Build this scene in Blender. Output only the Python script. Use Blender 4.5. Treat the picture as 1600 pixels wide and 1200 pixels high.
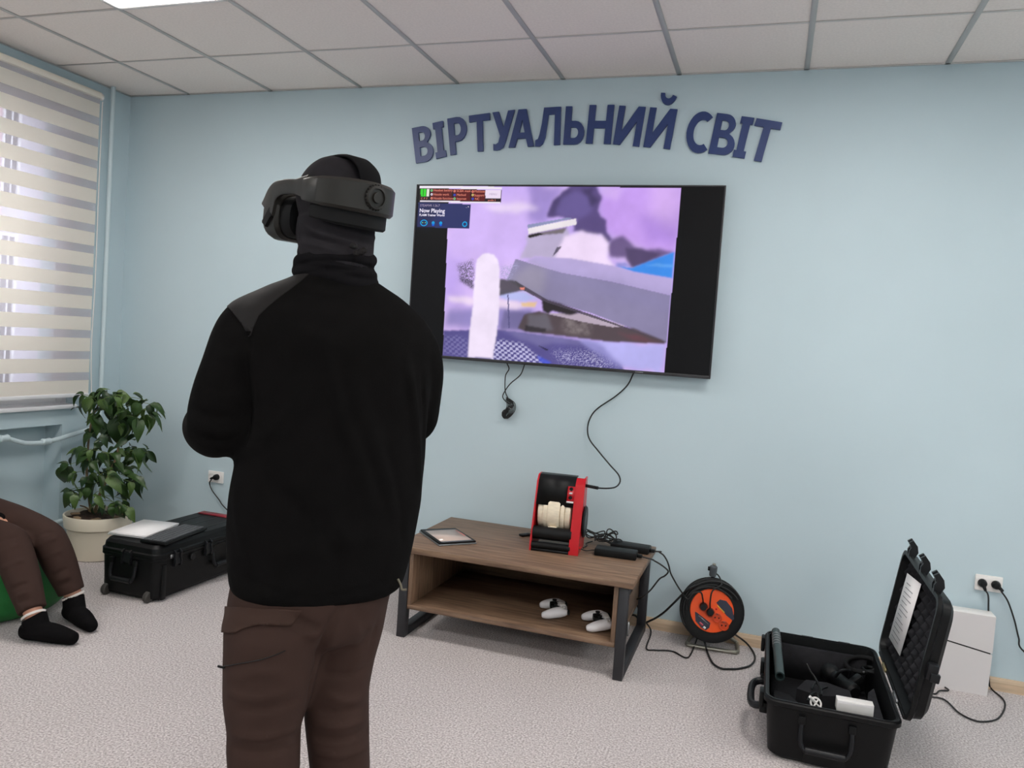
import bpy, bmesh, math, random
import numpy as np
from mathutils import Vector, Matrix

for _o in list(bpy.data.objects):
    bpy.data.objects.remove(_o)
SC = bpy.context.scene
COL = SC.collection
random.seed(7)
RNG = np.random.default_rng(11)
PI = math.pi

# ---------------------------------------------------------------- camera
CAM_R = np.array([[0.946908014572881, -0.08197971067808235, 0.3108770480025545],
                  [0.3140633837669543, 0.029029662466808607, -0.9489580969009717],
                  [0.06877065445737328, 0.9962111250805228, 0.053235245385961076]])
CAM_C = np.array([4.00826, -4.035156, 1.423334])
FOC = 1224.24                                   # focal length in pixels of a 1600 x 1200 frame
cd = bpy.data.cameras.new('camera')
cd.sensor_fit = 'HORIZONTAL'; cd.sensor_width = 36.0; cd.lens = 36.0 * FOC / 1600.0
cd.clip_start = 0.05; cd.clip_end = 200
cam = bpy.data.objects.new('camera', cd); COL.objects.link(cam)
mw = Matrix.Identity(4)
for i in range(3):
    for j in range(3): mw[i][j] = CAM_R[i][j]
    mw[i][3] = CAM_C[i]
cam.matrix_world = mw
SC.camera = cam

# ---------------------------------------------------------------- light, exposure
SC.view_settings.view_transform = 'Standard'
SC.view_settings.look = 'None'
SC.view_settings.exposure = 0.0
SC.view_settings.gamma = 1.0
SC.view_settings.use_curve_mapping = False
SKY = (0.93, 0.93, 1.0); SKY_STRENGTH = 3.1
PANEL_STRENGTH = 26.0
PANEL_COLOR = (1.0, 0.965, 0.93)
w = bpy.data.worlds.new('overcast_sky'); SC.world = w; w.use_nodes = True
bg = w.node_tree.nodes['Background']
bg.inputs[0].default_value = (*SKY, 1); bg.inputs[1].default_value = SKY_STRENGTH

# room measures (metres): left wall X=0, back wall Y=0, floor Z=0
RX, RY, RZ = 7.3, -7.6, 2.817
TX0, TY0, TS = 0.455, -0.554, 0.6               # ceiling grid

# ---------------------------------------------------------------- helpers
def ray(x, y):
    return CAM_R @ np.array([(x - 800) / FOC, -(y - 600) / FOC, -1.0])
def on(axis, val, x, y):
    d = ray(x, y); return CAM_C + d * ((val - CAM_C[axis]) / d[axis])
def onX(v, x, y): return on(0, v, x, y)
def onY(v, x, y): return on(1, v, x, y)
def onZ(v, x, y): return on(2, v, x, y)
def atT(x, y, t): return CAM_C + ray(x, y) * t

def lin(c):
    c = c / 255.0
    return c / 12.92 if c <= 0.04045 else ((c + 0.055) / 1.055) ** 2.4
def rgb(h):
    h = h.lstrip('#'); return tuple(lin(int(h[i:i + 2], 16)) for i in (0, 2, 4))

def mat(name, col, rough=0.6, metal=0.0, spec=0.5, noise=None, bump=None, emit=None, trans=None, coat=0, sheen=0):
    """noise=(scale, amount[, stretch xyz]) varies the colour; bump=(scale, strength, distance)"""
    if isinstance(col, str): col = rgb(col)
    m = bpy.data.materials.new(name); m.use_nodes = True
    nt = m.node_tree; b = nt.nodes['Principled BSDF']
    b.inputs['Base Color'].default_value = (*col, 1)
    b.inputs['Roughness'].default_value = rough
    b.inputs['Metallic'].default_value = metal
    b.inputs['Specular IOR Level'].default_value = spec
    b.inputs['Coat Weight'].default_value = coat
    b.inputs['Sheen Weight'].default_value = sheen
    tc = nt.nodes.new('ShaderNodeTexCoord')
    def tex(scale, stretch=(1, 1, 1), detail=4):
        mp = nt.nodes.new('ShaderNodeMapping'); mp.inputs['Scale'].default_value = stretch
        nt.links.new(tc.outputs['Object'], mp.inputs['Vector'])
        n = nt.nodes.new('ShaderNodeTexNoise'); n.inputs['Scale'].default_value = scale
        n.inputs['Detail'].default_value = detail
        nt.links.new(mp.outputs['Vector'], n.inputs['Vector']); return n
    if noise:
        n = tex(noise[0], noise[2] if len(noise) > 2 else (1, 1, 1))
        mr = nt.nodes.new('ShaderNodeMapRange')
        mr.inputs['From Min'].default_value = 0.3; mr.inputs['From Max'].default_value = 0.7
        mr.inputs['To Min'].default_value = 1 - noise[1]; mr.inputs['To Max'].default_value = 1 + noise[1]
        nt.links.new(n.outputs['Fac'], mr.inputs['Value'])
        vm = nt.nodes.new('ShaderNodeVectorMath'); vm.operation = 'SCALE'
        vm.inputs[0].default_value = col
        nt.links.new(mr.outputs['Result'], vm.inputs['Scale'])
        nt.links.new(vm.outputs['Vector'], b.inputs['Base Color'])
    if bump:
        n = tex(bump[0]); bp = nt.nodes.new('ShaderNodeBump')
        bp.inputs['Strength'].default_value = bump[1]; bp.inputs['Distance'].default_value = bump[2]
        nt.links.new(n.outputs['Fac'], bp.inputs['Height']); nt.links.new(bp.outputs['Normal'], b.inputs['Normal'])
    if emit:
        b.inputs['Emission Color'].default_value = (*emit[0], 1); b.inputs['Emission Strength'].default_value = emit[1]
    return m

def link(name, me, parent=None, m=None, loc=None, rot=None):
    o = bpy.data.objects.new(name, me); COL.objects.link(o)
    if m is not None and me is not None:
        me.materials.clear(); me.materials.append(m)
    if parent is not None: o.parent = parent
    if loc is not None: o.location = loc
    if rot is not None: o.rotation_euler = rot
    return o
def tag(o, label=None, cat=None, group=None, kind=None):
    if label: o['label'] = label
    if cat: o['category'] = cat
    if group: o['group'] = group
    if kind: o['kind'] = kind
    return o
def thing(name, label, cat, loc=(0, 0, 0), rotz=0.0, group=None):
    o = bpy.data.objects.new(name, None); COL.objects.link(o); o.empty_display_size = 0.1
    o.location = loc; o.rotation_euler = (0, 0, rotz)
    return tag(o, label, cat, group)

def frame_to(d, up=(0, 0, 1)):
    d = np.array(d, float); d /= np.linalg.norm(d)
    u = np.array(up, float)
    if abs(d @ u) > 0.95: u = np.array((1.0, 0, 0))
    a = np.cross(u, d); a /= np.linalg.norm(a)
    return a, np.cross(d, a), d

class MB:
    """collects shapes into one mesh"""
    def __init__(s): s.v = []; s.f = []; s.M = None
    def add(s, vs, fs):
        n = len(s.v)
        for p in vs:
            p = np.array(p, float)
            if s.M is not None: p = s.M[:3, :3] @ p + s.M[:3, 3]
            s.v.append(tuple(p))
        s.f += [tuple(n + i for i in f) for f in fs]
    def box(s, c, d, bev=0.0, seg=2, rot=None):
        bm = bmesh.new(); bmesh.ops.create_cube(bm, size=1)
        for v in bm.verts: v.co = Vector((v.co.x * d[0], v.co.y * d[1], v.co.z * d[2]))
        if bev > 0:
            bmesh.ops.bevel(bm, geom=list(bm.edges), offset=min(bev, 0.49 * min(d)), segments=seg, profile=0.5, affect='EDGES')
        bm.verts.index_update()
        R = np.eye(3) if rot is None else np.array(Matrix.Rotation(rot[1], 3, rot[0]))
        s.add([R @ np.array(v.co) + np.array(c) for v in bm.verts], [[v.index for v in f.verts] for f in bm.faces])
        bm.free(); return s
    def box2(s, a, b, bev=0.0, seg=2):
        a = np.array(a, float); b = np.array(b, float)
        return s.box((a + b) / 2, np.abs(b - a), bev, seg)
    def rings(s, rs, cap0=True, cap1=True, closed=True):
        n = len(rs[0]); vs = [p for r in rs for p in r]; fs = []
        m = n if closed else n - 1
        for k in range(len(rs) - 1):
            for i in range(m):
                j = (i + 1) % n
                fs.append((k * n + i, k * n + j, (k + 1) * n + j, (k + 1) * n + i))
        if cap0: fs.append(tuple(range(n - 1, -1, -1)))
        if cap1: fs.append(tuple((len(rs) - 1) * n + i for i in range(n)))
        s.add(vs, fs); return s
    def cyl(s, a, b, r0, r1=None, n=20, bev=0.0):
        r1 = r0 if r1 is None else r1
        a = np.array(a, float); b = np.array(b, float); L = np.linalg.norm(b - a)
        x, y, d = frame_to(b - a)
        prof = [(0, r0), (L, r1)]
        if bev: prof = [(0, r0 - bev), (bev, r0), (L - bev, r1), (L, r1 - bev)]
        s.rings([[a + d * h + (x * math.cos(2 * PI * i / n) + y * math.sin(2 * PI * i / n)) * r for i in range(n)] for h, r in prof])
        return s
    def lathe(s, o, ax, prof, n=32, cap0=True, cap1=True):
        o = np.array(o, float); x, y, d = frame_to(ax)
        s.rings([[o + d * h + (x * math.cos(2 * PI * i / n) + y * math.sin(2 * PI * i / n)) * max(r, 1e-5) for i in range(n)] for h, r in prof], cap0, cap1)
        return s
    def torus(s, o, ax, R, r, n=40, m=8, a0=0, a1=2 * PI):
        o = np.array(o, float); x, y, d = frame_to(ax)
        pts = [o + (x * math.cos(a) + y * math.sin(a)) * R for a in np.linspace(a0, a1, n)]
        if abs(a1 - a0) > 6.28: return s.tube(pts[:-1], r, m, closed=True)
        return s.tube(pts, r, m)
    def tube(s, pts, r, m=8, closed=False):
        pts = [np.array(p, float) for p in pts]; n = len(pts)
        rr = r if hasattr(r, '__len__') else [r] * n
        up = np.array((0.0, 0, 1)); rs = []; px_ = None
        for i, p in enumerate(pts):
            if closed: t = pts[(i + 1) % n] - pts[i - 1]
            else: t = pts[min(i + 1, n - 1)] - pts[max(i - 1, 0)]
            L = np.linalg.norm(t); t = t / L if L > 1e-9 else np.array((0, 0, 1.0))
            if px_ is None: x = np.cross(t, up) if abs(t @ up) < 0.9 else np.cross(t, (1.0, 0, 0))
            else: x = px_ - t * (px_ @ t)
            x /= np.linalg.norm(x); px_ = x; y = np.cross(t, x)
            rs.append([p + (x * math.cos(2 * PI * k / m) + y * math.sin(2 * PI * k / m)) * rr[i] for k in range(m)])
        if closed: rs.append(rs[0]); return s.rings(rs, False, False)
        return s.rings(rs)
    def prism(s, poly, o, ex, ey, ez):
        """polygon (2-D, counter-clockwise) in the plane o + ex*x + ey*y, extruded along the vector ez"""
        o, ex, ey, ez = [np.array(k, float) for k in (o, ex, ey, ez)]
        a = [o + ex * x + ey * y for x, y in poly]
        return s.rings([a, [p + ez for p in a]])
    def grid(s, pts):
        h = len(pts); wd = len(pts[0])
        s.add([p for r in pts for p in r], [(j * wd + i, j * wd + i + 1, (j + 1) * wd + i + 1, (j + 1) * wd + i) for j in range(h - 1) for i in range(wd - 1)])
        return s
    def mesh(s, name, smooth=False, auto=None):
        me = bpy.data.meshes.new(name); me.from_pydata(s.v, [], s.f); me.validate(); 
        bm = bmesh.new(); bm.from_mesh(me); bmesh.ops.recalc_face_normals(bm, faces=list(bm.faces))
        if auto is not None:
            for e in bm.edges:
                if len(e.link_faces) == 2 and e.calc_face_angle(0) > auto: e.smooth = False
        bm.to_mesh(me); bm.free()
        if smooth or auto is not None:
            me.polygons.foreach_set('use_smooth', [True] * len(me.polygons))
        me.update(); return me
    def build(s, name, m, parent=None, smooth=False, auto=0.6, loc=None, rot=None):
        return link(name, s.mesh(name, smooth, auto), parent, m, loc, rot)

def crom(pts, k=8):
    """smooth path through the points (Catmull-Rom)"""
    P = [np.array(p, float) for p in pts]; P = [2 * P[0] - P[1]] + P + [2 * P[-1] - P[-2]]; out = []
    for i in range(1, len(P) - 2):
        for j in range(k):
            t = j / k; a, b, c, d = P[i - 1:i + 3]
            out.append(0.5 * (2 * b + (c - a) * t + (2 * a - 5 * b + 4 * c - d) * t * t + (3 * b - a - 3 * c + d) * t ** 3))
    out.append(P[-2]); return out
def rrect(wd, dp, r, n=5, cx=0.0, cy=0.0):
    out = []
    for qx, qy, a0 in ((1, 1, 0), (-1, 1, PI / 2), (-1, -1, PI), (1, -1, 1.5 * PI)):
        for k in range(n + 1):
            a = a0 + k * PI / 2 / n
            out.append((cx + qx * (wd / 2 - r) + r * math.cos(a), cy + qy * (dp / 2 - r) + r * math.sin(a)))
    return out
def fuse(name, mb, voxel, smooth=6, fac=0.5):
    """one continuous surface out of overlapping closed shapes"""
    o = link(name + '_tmp', mb.mesh(name))
    r = o.modifiers.new('r', 'REMESH'); r.mode = 'VOXEL'; r.voxel_size = voxel
    if smooth:
        q = o.modifiers.new('s', 'SMOOTH'); q.iterations = smooth; q.factor = fac
    dg = bpy.context.evaluated_depsgraph_get()
    me = bpy.data.meshes.new_from_object(o.evaluated_get(dg)); me.name = name
    bpy.data.objects.remove(o)
    me.polygons.foreach_set('use_smooth', [True] * len(me.polygons))
    return me
def coords(me):
    a = np.empty(len(me.vertices) * 3); me.vertices.foreach_get('co', a); return a.reshape(-1, 3)
def normals(me):
    a = np.empty(len(me.vertices) * 3); me.vertices.foreach_get('normal', a); return a.reshape(-1, 3)
def set_coords(me, a):
    me.vertices.foreach_set('co', np.ascontiguousarray(a, dtype=np.float32).ravel()); me.update()
def skin_patch(name, me, pred, off, m, parent, cut=None):
    """a piece of cloth lying on part of a garment: the faces chosen, lifted by off and given thickness.
    cut: outline points; the cloth is first sliced along them so that the piece gets clean edges"""
    if cut is not None:
        b0 = bmesh.new(); b0.from_mesh(me)
        far = [f for f in b0.faces if not pred(np.array(f.calc_center_median()), np.array(f.normal), True)]
        bmesh.ops.delete(b0, geom=far, context='FACES')
        for i in range(len(cut)):
            d0, d1 = ray(*cut[i]), ray(*cut[(i + 1) % len(cut)]); n_ = np.cross(d0, d1); n_ /= np.linalg.norm(n_)
            bmesh.ops.bisect_plane(b0, geom=list(b0.verts) + list(b0.edges) + list(b0.faces), dist=1e-5, plane_co=tuple(CAM_C), plane_no=tuple(n_))
        me = bpy.data.meshes.new('cut'); b0.normal_update(); b0.to_mesh(me); b0.free()
    co = coords(me); nr = normals(me)
    bm = bmesh.new(); idx = {}; 
    for p in me.polygons:
        c = co[list(p.vertices)].mean(0)
        if pred(c, np.array(p.normal)):
            vs = []
            for i in p.vertices:
                if i not in idx: idx[i] = bm.verts.new(co[i] + nr[i] * off)
                vs.append(idx[i])
            bm.faces.new(vs)
    e = [x for x in bm.edges if x.is_boundary]
    r = bmesh.ops.extrude_edge_only(bm, edges=e)
    bm.normal_update()
    inv = {v: k for k, v in idx.items()}
    for v in [g for g in r['geom'] if isinstance(g, bmesh.types.BMVert)]:
        k = min(((nb, inv[nb]) for nb in [ed.other_vert(v) for ed in v.link_edges] if nb in inv), key=lambda q: (q[0].co - v.co).length, default=None)
        if k: v.co = Vector(co[k[1]] - nr[k[1]] * 0.004)
    me2 = bpy.data.meshes.new(name); bm.to_mesh(me2); bm.free()
    me2.polygons.foreach_set('use_smooth', [True] * len(me2.polygons))
    return link(name, me2, parent, m)
# ---------------------------------------------------------------- materials
M = {}
M['wall'] = mat('blue_wall_paint', '#c1d3da', 0.6, spec=0.25, noise=(1.3, 0.03), bump=(60, 0.08, 0.002))
M['wall_plain'] = M['wall']
M['pipe'] = mat('blue_pipe_paint', '#cbdbe0', 0.35)
M['tile'] = mat('ceiling_tile', '#f0e8e2', 0.9, noise=(90, 0.04), bump=(180, 0.25, 0.001))
M['tee'] = mat('ceiling_tee', '#cfccc9', 0.5)
M['base'] = mat('beige_wood_baseboard', '#cdb498', 0.5, noise=(6, 0.14, (1, 6, 12)))
M['white'] = mat('white_plastic', '#ece9e6', 0.35)
M['upvc'] = mat('white_window_frame', '#ecebee', 0.3)
M['black'] = mat('black_plastic', '#0f1011', 0.45, spec=0.25)
M['cord'] = mat('black_cord', '#131415', 0.5)
M['case'] = mat('black_case_plastic', '#0d0e0f', 0.45, spec=0.22, noise=(30, 0.1), bump=(320, 0.12, 0.001))
M['case2'] = mat('dark_case_trim', '#16171a', 0.4, spec=0.3)
M['foam'] = mat('black_foam', '#2a2a2d', 0.95, spec=0.15, noise=(40, 0.15), bump=(200, 0.3, 0.001))
M['steel'] = mat('powder_coated_black_steel', '#26262a', 0.5, noise=(50, 0.06))
M['metal'] = mat('zinc_tube', '#a7a296', 0.35, 0.9)
M['jacket'] = mat('black_fleece', '#100f0f', 0.95, spec=0.05, noise=(25, 0.12), bump=(420, 0.35, 0.0015))
M['patch'] = mat('dark_softshell_patch', '#1d1b1b', 0.75, spec=0.2, bump=(500, 0.2, 0.001))
M['balaclava'] = mat('charcoal_knit', '#2b292c', 0.95, spec=0.08, noise=(40, 0.08), bump=(500, 0.3, 0.001))
M['gaiter'] = mat('black_neck_fleece', '#161517', 0.95, spec=0.05, bump=(400, 0.3, 0.0015))
M['trousers'] = mat('brown_trousers', '#3b2b26', 0.85, spec=0.15, noise=(9, 0.07), bump=(600, 0.15, 0.0008))
M['trim'] = mat('brown_trouser_trim', '#3e2e28', 0.85, spec=0.15)
M['skin'] = mat('skin', '#c79279', 0.55, noise=(20, 0.05))
M['hair'] = mat('dark_hair', '#2a211c', 0.8)
M['sock'] = mat('black_sock', '#131213', 0.95, spec=0.05, noise=(60, 0.15), bump=(500, 0.3, 0.001))
M['sockband'] = mat('white_sock_cuff', '#d9d2cc', 0.9)
M['headset'] = mat('headset_plastic', '#272522', 0.42, spec=0.35, noise=(30, 0.06))
M['headset2'] = mat('headset_dark_rubber', '#111112', 0.7, spec=0.2)
M['strap'] = mat('headset_strap', '#111113', 0.85, spec=0.1, bump=(500, 0.2, 0.001))
M['red'] = mat('red_painted_steel', '#c4121f', 0.35, coat=0.2)
M['hose'] = mat('cream_hose', '#e9dcc4', 0.7, noise=(30, 0.08, (1, 3, 3)), bump=(150, 0.2, 0.001))
M['orange'] = mat('orange_plastic', '#ee5413', 0.35)
M['sticker'] = mat('navy_sticker', '#2b2d3e', 0.3)
M['pot'] = mat('cream_flower_pot', '#e2d9c6', 0.5, noise=(3, 0.03))
M['soil'] = mat('soil', '#3a2a20', 0.95, noise=(60, 0.4), bump=(80, 0.8, 0.01))
M['stem'] = mat('plant_stem', '#8a7358', 0.8, noise=(40, 0.2))
M['petiole'] = mat('green_leaf_stalk', '#6c8047', 0.6)
M['bag'] = mat('green_bean_bag', '#16692c', 0.6, noise=(5, 0.1), bump=(300, 0.15, 0.001))
M['paper'] = mat('white_paper', '#f1eeee', 0.8)
M['key'] = mat('keyboard_key', '#4b4c4f', 0.5)
M['letter'] = mat('glossy_navy_acrylic', '#2b3f74', 0.42, noise=(3, 0.1))
M['silver'] = mat('silver_gray', '#8f9092', 0.3, 0.7)
M['glasspane'] = None

def wood(name, axis_stretch, base='#7d634f', dark='#574234', light='#997d64'):
    m = bpy.data.materials.new(name); m.use_nodes = True
    nt = m.node_tree; b = nt.nodes['Principled BSDF']; b.inputs['Roughness'].default_value = 0.5
    tc = nt.nodes.new('ShaderNodeTexCoord'); mp = nt.nodes.new('ShaderNodeMapping')
    mp.inputs['Scale'].default_value = axis_stretch
    nt.links.new(tc.outputs['Object'], mp.inputs['Vector'])
    n = nt.nodes.new('ShaderNodeTexNoise'); n.inputs['Scale'].default_value = 3.0; n.inputs['Detail'].default_value = 9
    n.inputs['Roughness'].default_value = 0.65; n.inputs['Distortion'].default_value = 0.5
    nt.links.new(mp.outputs['Vector'], n.inputs['Vector'])
    r = nt.nodes.new('ShaderNodeValToRGB'); e = r.color_ramp.elements
    e[0].position = 0.3; e[0].color = (*rgb(dark), 1); e[1].position = 0.72; e[1].color = (*rgb(light), 1)
    k = r.color_ramp.elements.new(0.5); k.color = (*rgb(base), 1)
    nt.links.new(n.outputs['Fac'], r.inputs['Fac']); nt.links.new(r.outputs['Color'], b.inputs['Base Color'])
    bp = nt.nodes.new('ShaderNodeBump'); bp.inputs['Strength'].default_value = 0.08; bp.inputs['Distance'].default_value = 0.002
    nt.links.new(n.outputs['Fac'], bp.inputs['Height']); nt.links.new(bp.outputs['Normal'], b.inputs['Normal'])
    return m
M['wood'] = wood('oak_board', (1.2, 16, 16))

def carpet():
    m = bpy.data.materials.new('grey_loop_carpet'); m.use_nodes = True
    nt = m.node_tree; b = nt.nodes['Principled BSDF']; b.inputs['Roughness'].default_value = 1.0
    b.inputs['Specular IOR Level'].default_value = 0.05; b.inputs['Sheen Weight'].default_value = 0.15
    tc = nt.nodes.new('ShaderNodeTexCoord')
    def nz(sc, det=3):
        n = nt.nodes.new('ShaderNodeTexNoise'); n.inputs['Scale'].default_value = sc; n.inputs['Detail'].default_value = det
        nt.links.new(tc.outputs['Object'], n.inputs['Vector']); return n
    v = nt.nodes.new('ShaderNodeTexVoronoi'); v.inputs['Scale'].default_value = 190
    nt.links.new(tc.outputs['Object'], v.inputs['Vector'])
    a = nz(135, 4); c = nz(1.6, 2)
    r = nt.nodes.new('ShaderNodeValToRGB'); e = r.color_ramp.elements
    e[0].position = 0.33; e[0].color = (*rgb('#988f8e'), 1); e[1].position = 0.66; e[1].color = (*rgb('#ddd5d4'), 1)
    nt.links.new(a.outputs['Fac'], r.inputs['Fac'])
    mr = nt.nodes.new('ShaderNodeMapRange'); mr.inputs['To Min'].default_value = 0.93; mr.inputs['To Max'].default_value = 1.07
    nt.links.new(c.outputs['Fac'], mr.inputs['Value'])
    vm = nt.nodes.new('ShaderNodeVectorMath'); vm.operation = 'SCALE'
    nt.links.new(r.outputs['Color'], vm.inputs[0]); nt.links.new(mr.outputs['Result'], vm.inputs['Scale'])
    nt.links.new(vm.outputs['Vector'], b.inputs['Base Color'])
    bp = nt.nodes.new('ShaderNodeBump'); bp.inputs['Strength'].default_value = 0.6; bp.inputs['Distance'].default_value = 0.004
    nt.links.new(v.outputs['Distance'], bp.inputs['Height']); nt.links.new(bp.outputs['Normal'], b.inputs['Normal'])
    return m
M['carpet'] = carpet()

def emission(name, col, st):
    m = bpy.data.materials.new(name); m.use_nodes = True; nt = m.node_tree; nt.nodes.clear()
    e = nt.nodes.new('ShaderNodeEmission'); e.inputs[0].default_value = (*col, 1); e.inputs[1].default_value = st
    o = nt.nodes.new('ShaderNodeOutputMaterial'); nt.links.new(e.outputs[0], o.inputs[0]); return m
M['led'] = emission('led_diffuser', PANEL_COLOR, PANEL_STRENGTH)

def cloth(name, col, transp, transl):
    """blind fabric: diffuse, lets light through, and a share of open weave"""
    m = bpy.data.materials.new(name); m.use_nodes = True; nt = m.node_tree; nt.nodes.clear()
    d = nt.nodes.new('ShaderNodeBsdfDiffuse'); d.inputs[0].default_value = (*rgb(col), 1)
    t = nt.nodes.new('ShaderNodeBsdfTranslucent'); t.inputs[0].default_value = (*rgb(col), 1)
    p = nt.nodes.new('ShaderNodeBsdfTransparent')
    a = nt.nodes.new('ShaderNodeMixShader'); a.inputs[0].default_value = transl
    b = nt.nodes.new('ShaderNodeMixShader'); b.inputs[0].default_value = transp
    nt.links.new(d.outputs[0], a.inputs[1]); nt.links.new(t.outputs[0], a.inputs[2])
    nt.links.new(a.outputs[0], b.inputs[1]); nt.links.new(p.outputs[0], b.inputs[2])
    if transp == 0:
        tc = nt.nodes.new('ShaderNodeTexCoord'); n = nt.nodes.new('ShaderNodeTexNoise'); n.inputs['Scale'].default_value = 40
        mp = nt.nodes.new('ShaderNodeMapping'); mp.inputs['Scale'].default_value = (1, 0.3, 6)
        nt.links.new(tc.outputs['Object'], mp.inputs[0]); nt.links.new(mp.outputs[0], n.inputs['Vector'])
        bp = nt.nodes.new('ShaderNodeBump'); bp.inputs['Strength'].default_value = 0.15; bp.inputs['Distance'].default_value = 0.002
        nt.links.new(n.outputs['Fac'], bp.inputs['Height']); nt.links.new(bp.outputs[0], d.inputs['Normal'])
    o = nt.nodes.new('ShaderNodeOutputMaterial'); nt.links.new(b.outputs[0], o.inputs[0]); return m
M['band'] = cloth('blind_opaque_band', '#fdf8f0', 0.0, 0.42)
M['sheer'] = cloth('blind_sheer_band', '#f6f0f6', 0.58, 0.5)

def pane():
    m = bpy.data.materials.new('window_glass'); m.use_nodes = True; nt = m.node_tree; nt.nodes.clear()
    g = nt.nodes.new('ShaderNodeBsdfGlossy'); g.inputs['Roughness'].default_value = 0.02
    p = nt.nodes.new('ShaderNodeBsdfTransparent'); p.inputs[0].default_value = (0.94, 0.96, 0.95, 1)
    f = nt.nodes.new('ShaderNodeFresnel'); f.inputs[0].default_value = 1.45
    x = nt.nodes.new('ShaderNodeMixShader'); nt.links.new(f.outputs[0], x.inputs[0])
    nt.links.new(p.outputs[0], x.inputs[1]); nt.links.new(g.outputs[0], x.inputs[2])
    o = nt.nodes.new('ShaderNodeOutputMaterial'); nt.links.new(x.outputs[0], o.inputs[0]); return m
M['pane'] = pane()

def leafmat(name, a, b):
    m = bpy.data.materials.new(name); m.use_nodes = True; nt = m.node_tree; s = nt.nodes['Principled BSDF']
    s.inputs['Roughness'].default_value = 0.42
    tc = nt.nodes.new('ShaderNodeTexCoord'); n = nt.nodes.new('ShaderNodeTexNoise'); n.inputs['Scale'].default_value = 35
    nt.links.new(tc.outputs['Object'], n.inputs['Vector'])
    r = nt.nodes.new('ShaderNodeValToRGB'); e = r.color_ramp.elements
    e[0].position = 0.35; e[0].color = (*rgb(a), 1); e[1].position = 0.68; e[1].color = (*rgb(b), 1)
    nt.links.new(n.outputs['Fac'], r.inputs['Fac']); nt.links.new(r.outputs['Color'], s.inputs['Base Color'])
    s.inputs['Subsurface Weight'].default_value = 0.0
    return m
M['leaf'] = [leafmat('leaf_green', '#263f19', '#375422'), leafmat('leaf_dark_green', '#1b3316', '#28431d'), leafmat('leaf_light_green', '#415c2a', '#5d753c')]
# ---------------------------------------------------------------- the room
def structure(name, mb, m, parent=None, auto=None):
    o = mb.build(name, m, parent, auto=auto)
    if parent is None: o['kind'] = 'structure'
    return o
fl = structure('floor', MB().box2((-0.3, RY - 0.2, -0.12), (RX + 0.2, 0.2, 0.0)), M['carpet'])
tag(fl, 'grey speckled loop-pile carpet covering the floor')
wb = structure('wall_back', MB().box2((-0.3, 0, 0), (RX + 0.2, 0.2, RZ + 0.3)), M['wall'])
tag(wb, 'light blue painted back wall behind the television')
wr = structure('wall_right', MB().box2((RX, RY, 0), (RX + 0.2, 0, RZ + 0.3)), M['wall'])
wf = structure('wall_front', MB().box2((-0.3, RY - 0.2, 0), (RX + 0.2, RY, RZ + 0.3)), M['wall'])
# left wall with the window opening and the heater niche below it
WY0, WY1, WZ0, WZ1 = -2.35, -0.345, 0.842, 2.66
NY0, NY1, NZ1, ND = -2.28, -0.419, 0.745, 0.13
wl = MB()
V0, V1 = -5.6, -3.6                              # opening for an unseen window, added to brighten the left side
wl.box2((-0.30, RY, 0), (0, V0, RZ + 0.3)); wl.box2((-0.30, V1, 0), (0, WY0, RZ + 0.3))
wl.box2((-0.30, V0, 0), (0, V1, WZ0)); wl.box2((-0.30, V0, WZ1), (0, V1, RZ + 0.3))
wl.box2((-0.30, WY0, WZ1), (0, WY1, RZ + 0.3))
wl.box2((-0.30, WY1, 0), (0, 0, RZ + 0.3))
wl.box2((-0.30, WY0, NZ1), (0, WY1, WZ0))
wl.box2((-0.30, WY0, 0), (-ND, WY1, NZ1))
wl.box2((-ND, WY0, 0), (0, NY0, NZ1)); wl.box2((-ND, NY1, 0), (0, WY1, NZ1))
wl = structure('wall_left', wl, M['wall']); tag(wl, 'light blue painted left wall with window and niche')
# baseboards
bb = MB().prism([(0, 0), (0.016, 0), (0.016, 0.04), (0.008, 0.057), (0, 0.057)], (-0.0, 0, 0), (0, -1, 0), (0, 0, 1), (RX, 0, 0))
structure('baseboard_back', bb, M['base'])
bb = MB().prism([(0, 0), (0.016, 0), (0.016, 0.04), (0.008, 0.057), (0, 0.057)], (0, -0.41, 0), (1, 0, 0), (0, 0, 1), (0, 0.394, 0))
bb.prism([(0, 0), (0.016, 0), (0.016, 0.04), (0.008, 0.057), (0, 0.057)], (-ND, NY0, 0), (1, 0, 0), (0, 0, 1), (0, NY1 - NY0, 0))
structure('baseboard_left', bb, M['base'])
# suspended ceiling: deck above, tees, and each lay-in tile
ce = structure('ceiling', MB().box2((-0.3, RY - 0.2, RZ + 0.12), (RX + 0.2, 0.2, RZ + 0.3)), M['tile'])
tag(ce, 'suspended ceiling of pale mineral tiles in a metal grid')
xs = [0.0] + [TX0 + TS * k for k in range(12) if TX0 + TS * k < RX] + [RX]
ys = [0.0] + [TY0 - TS * k for k in range(13) if TY0 - TS * k > RY] + [RY]
PANELS = [(i, j) for j in (2, 6, 10) for i in (2, 7, 11)]      # tile column / row of each LED panel
tm = {}
for i in range(len(xs) - 1):
    for j in range(len(ys) - 1):
        if (i, j) in PANELS: continue
        wd, dp = round(xs[i + 1] - xs[i] - 0.003, 4), round(ys[j] - ys[j + 1] - 0.003, 4)
        if (wd, dp) not in tm:
            tm[(wd, dp)] = MB().box((0, 0, 0.006), (wd, dp, 0.012), 0.002, 1).mesh('ceiling_tile')
            tm[(wd, dp)].materials.append(M['tile'])
        t = bpy.data.objects.new('ceiling_tile', tm[(wd, dp)]); COL.objects.link(t); t.parent = ce
        t.location = ((xs[i] + xs[i + 1]) / 2, (ys[j] + ys[j + 1]) / 2, RZ + 0.001)
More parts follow.
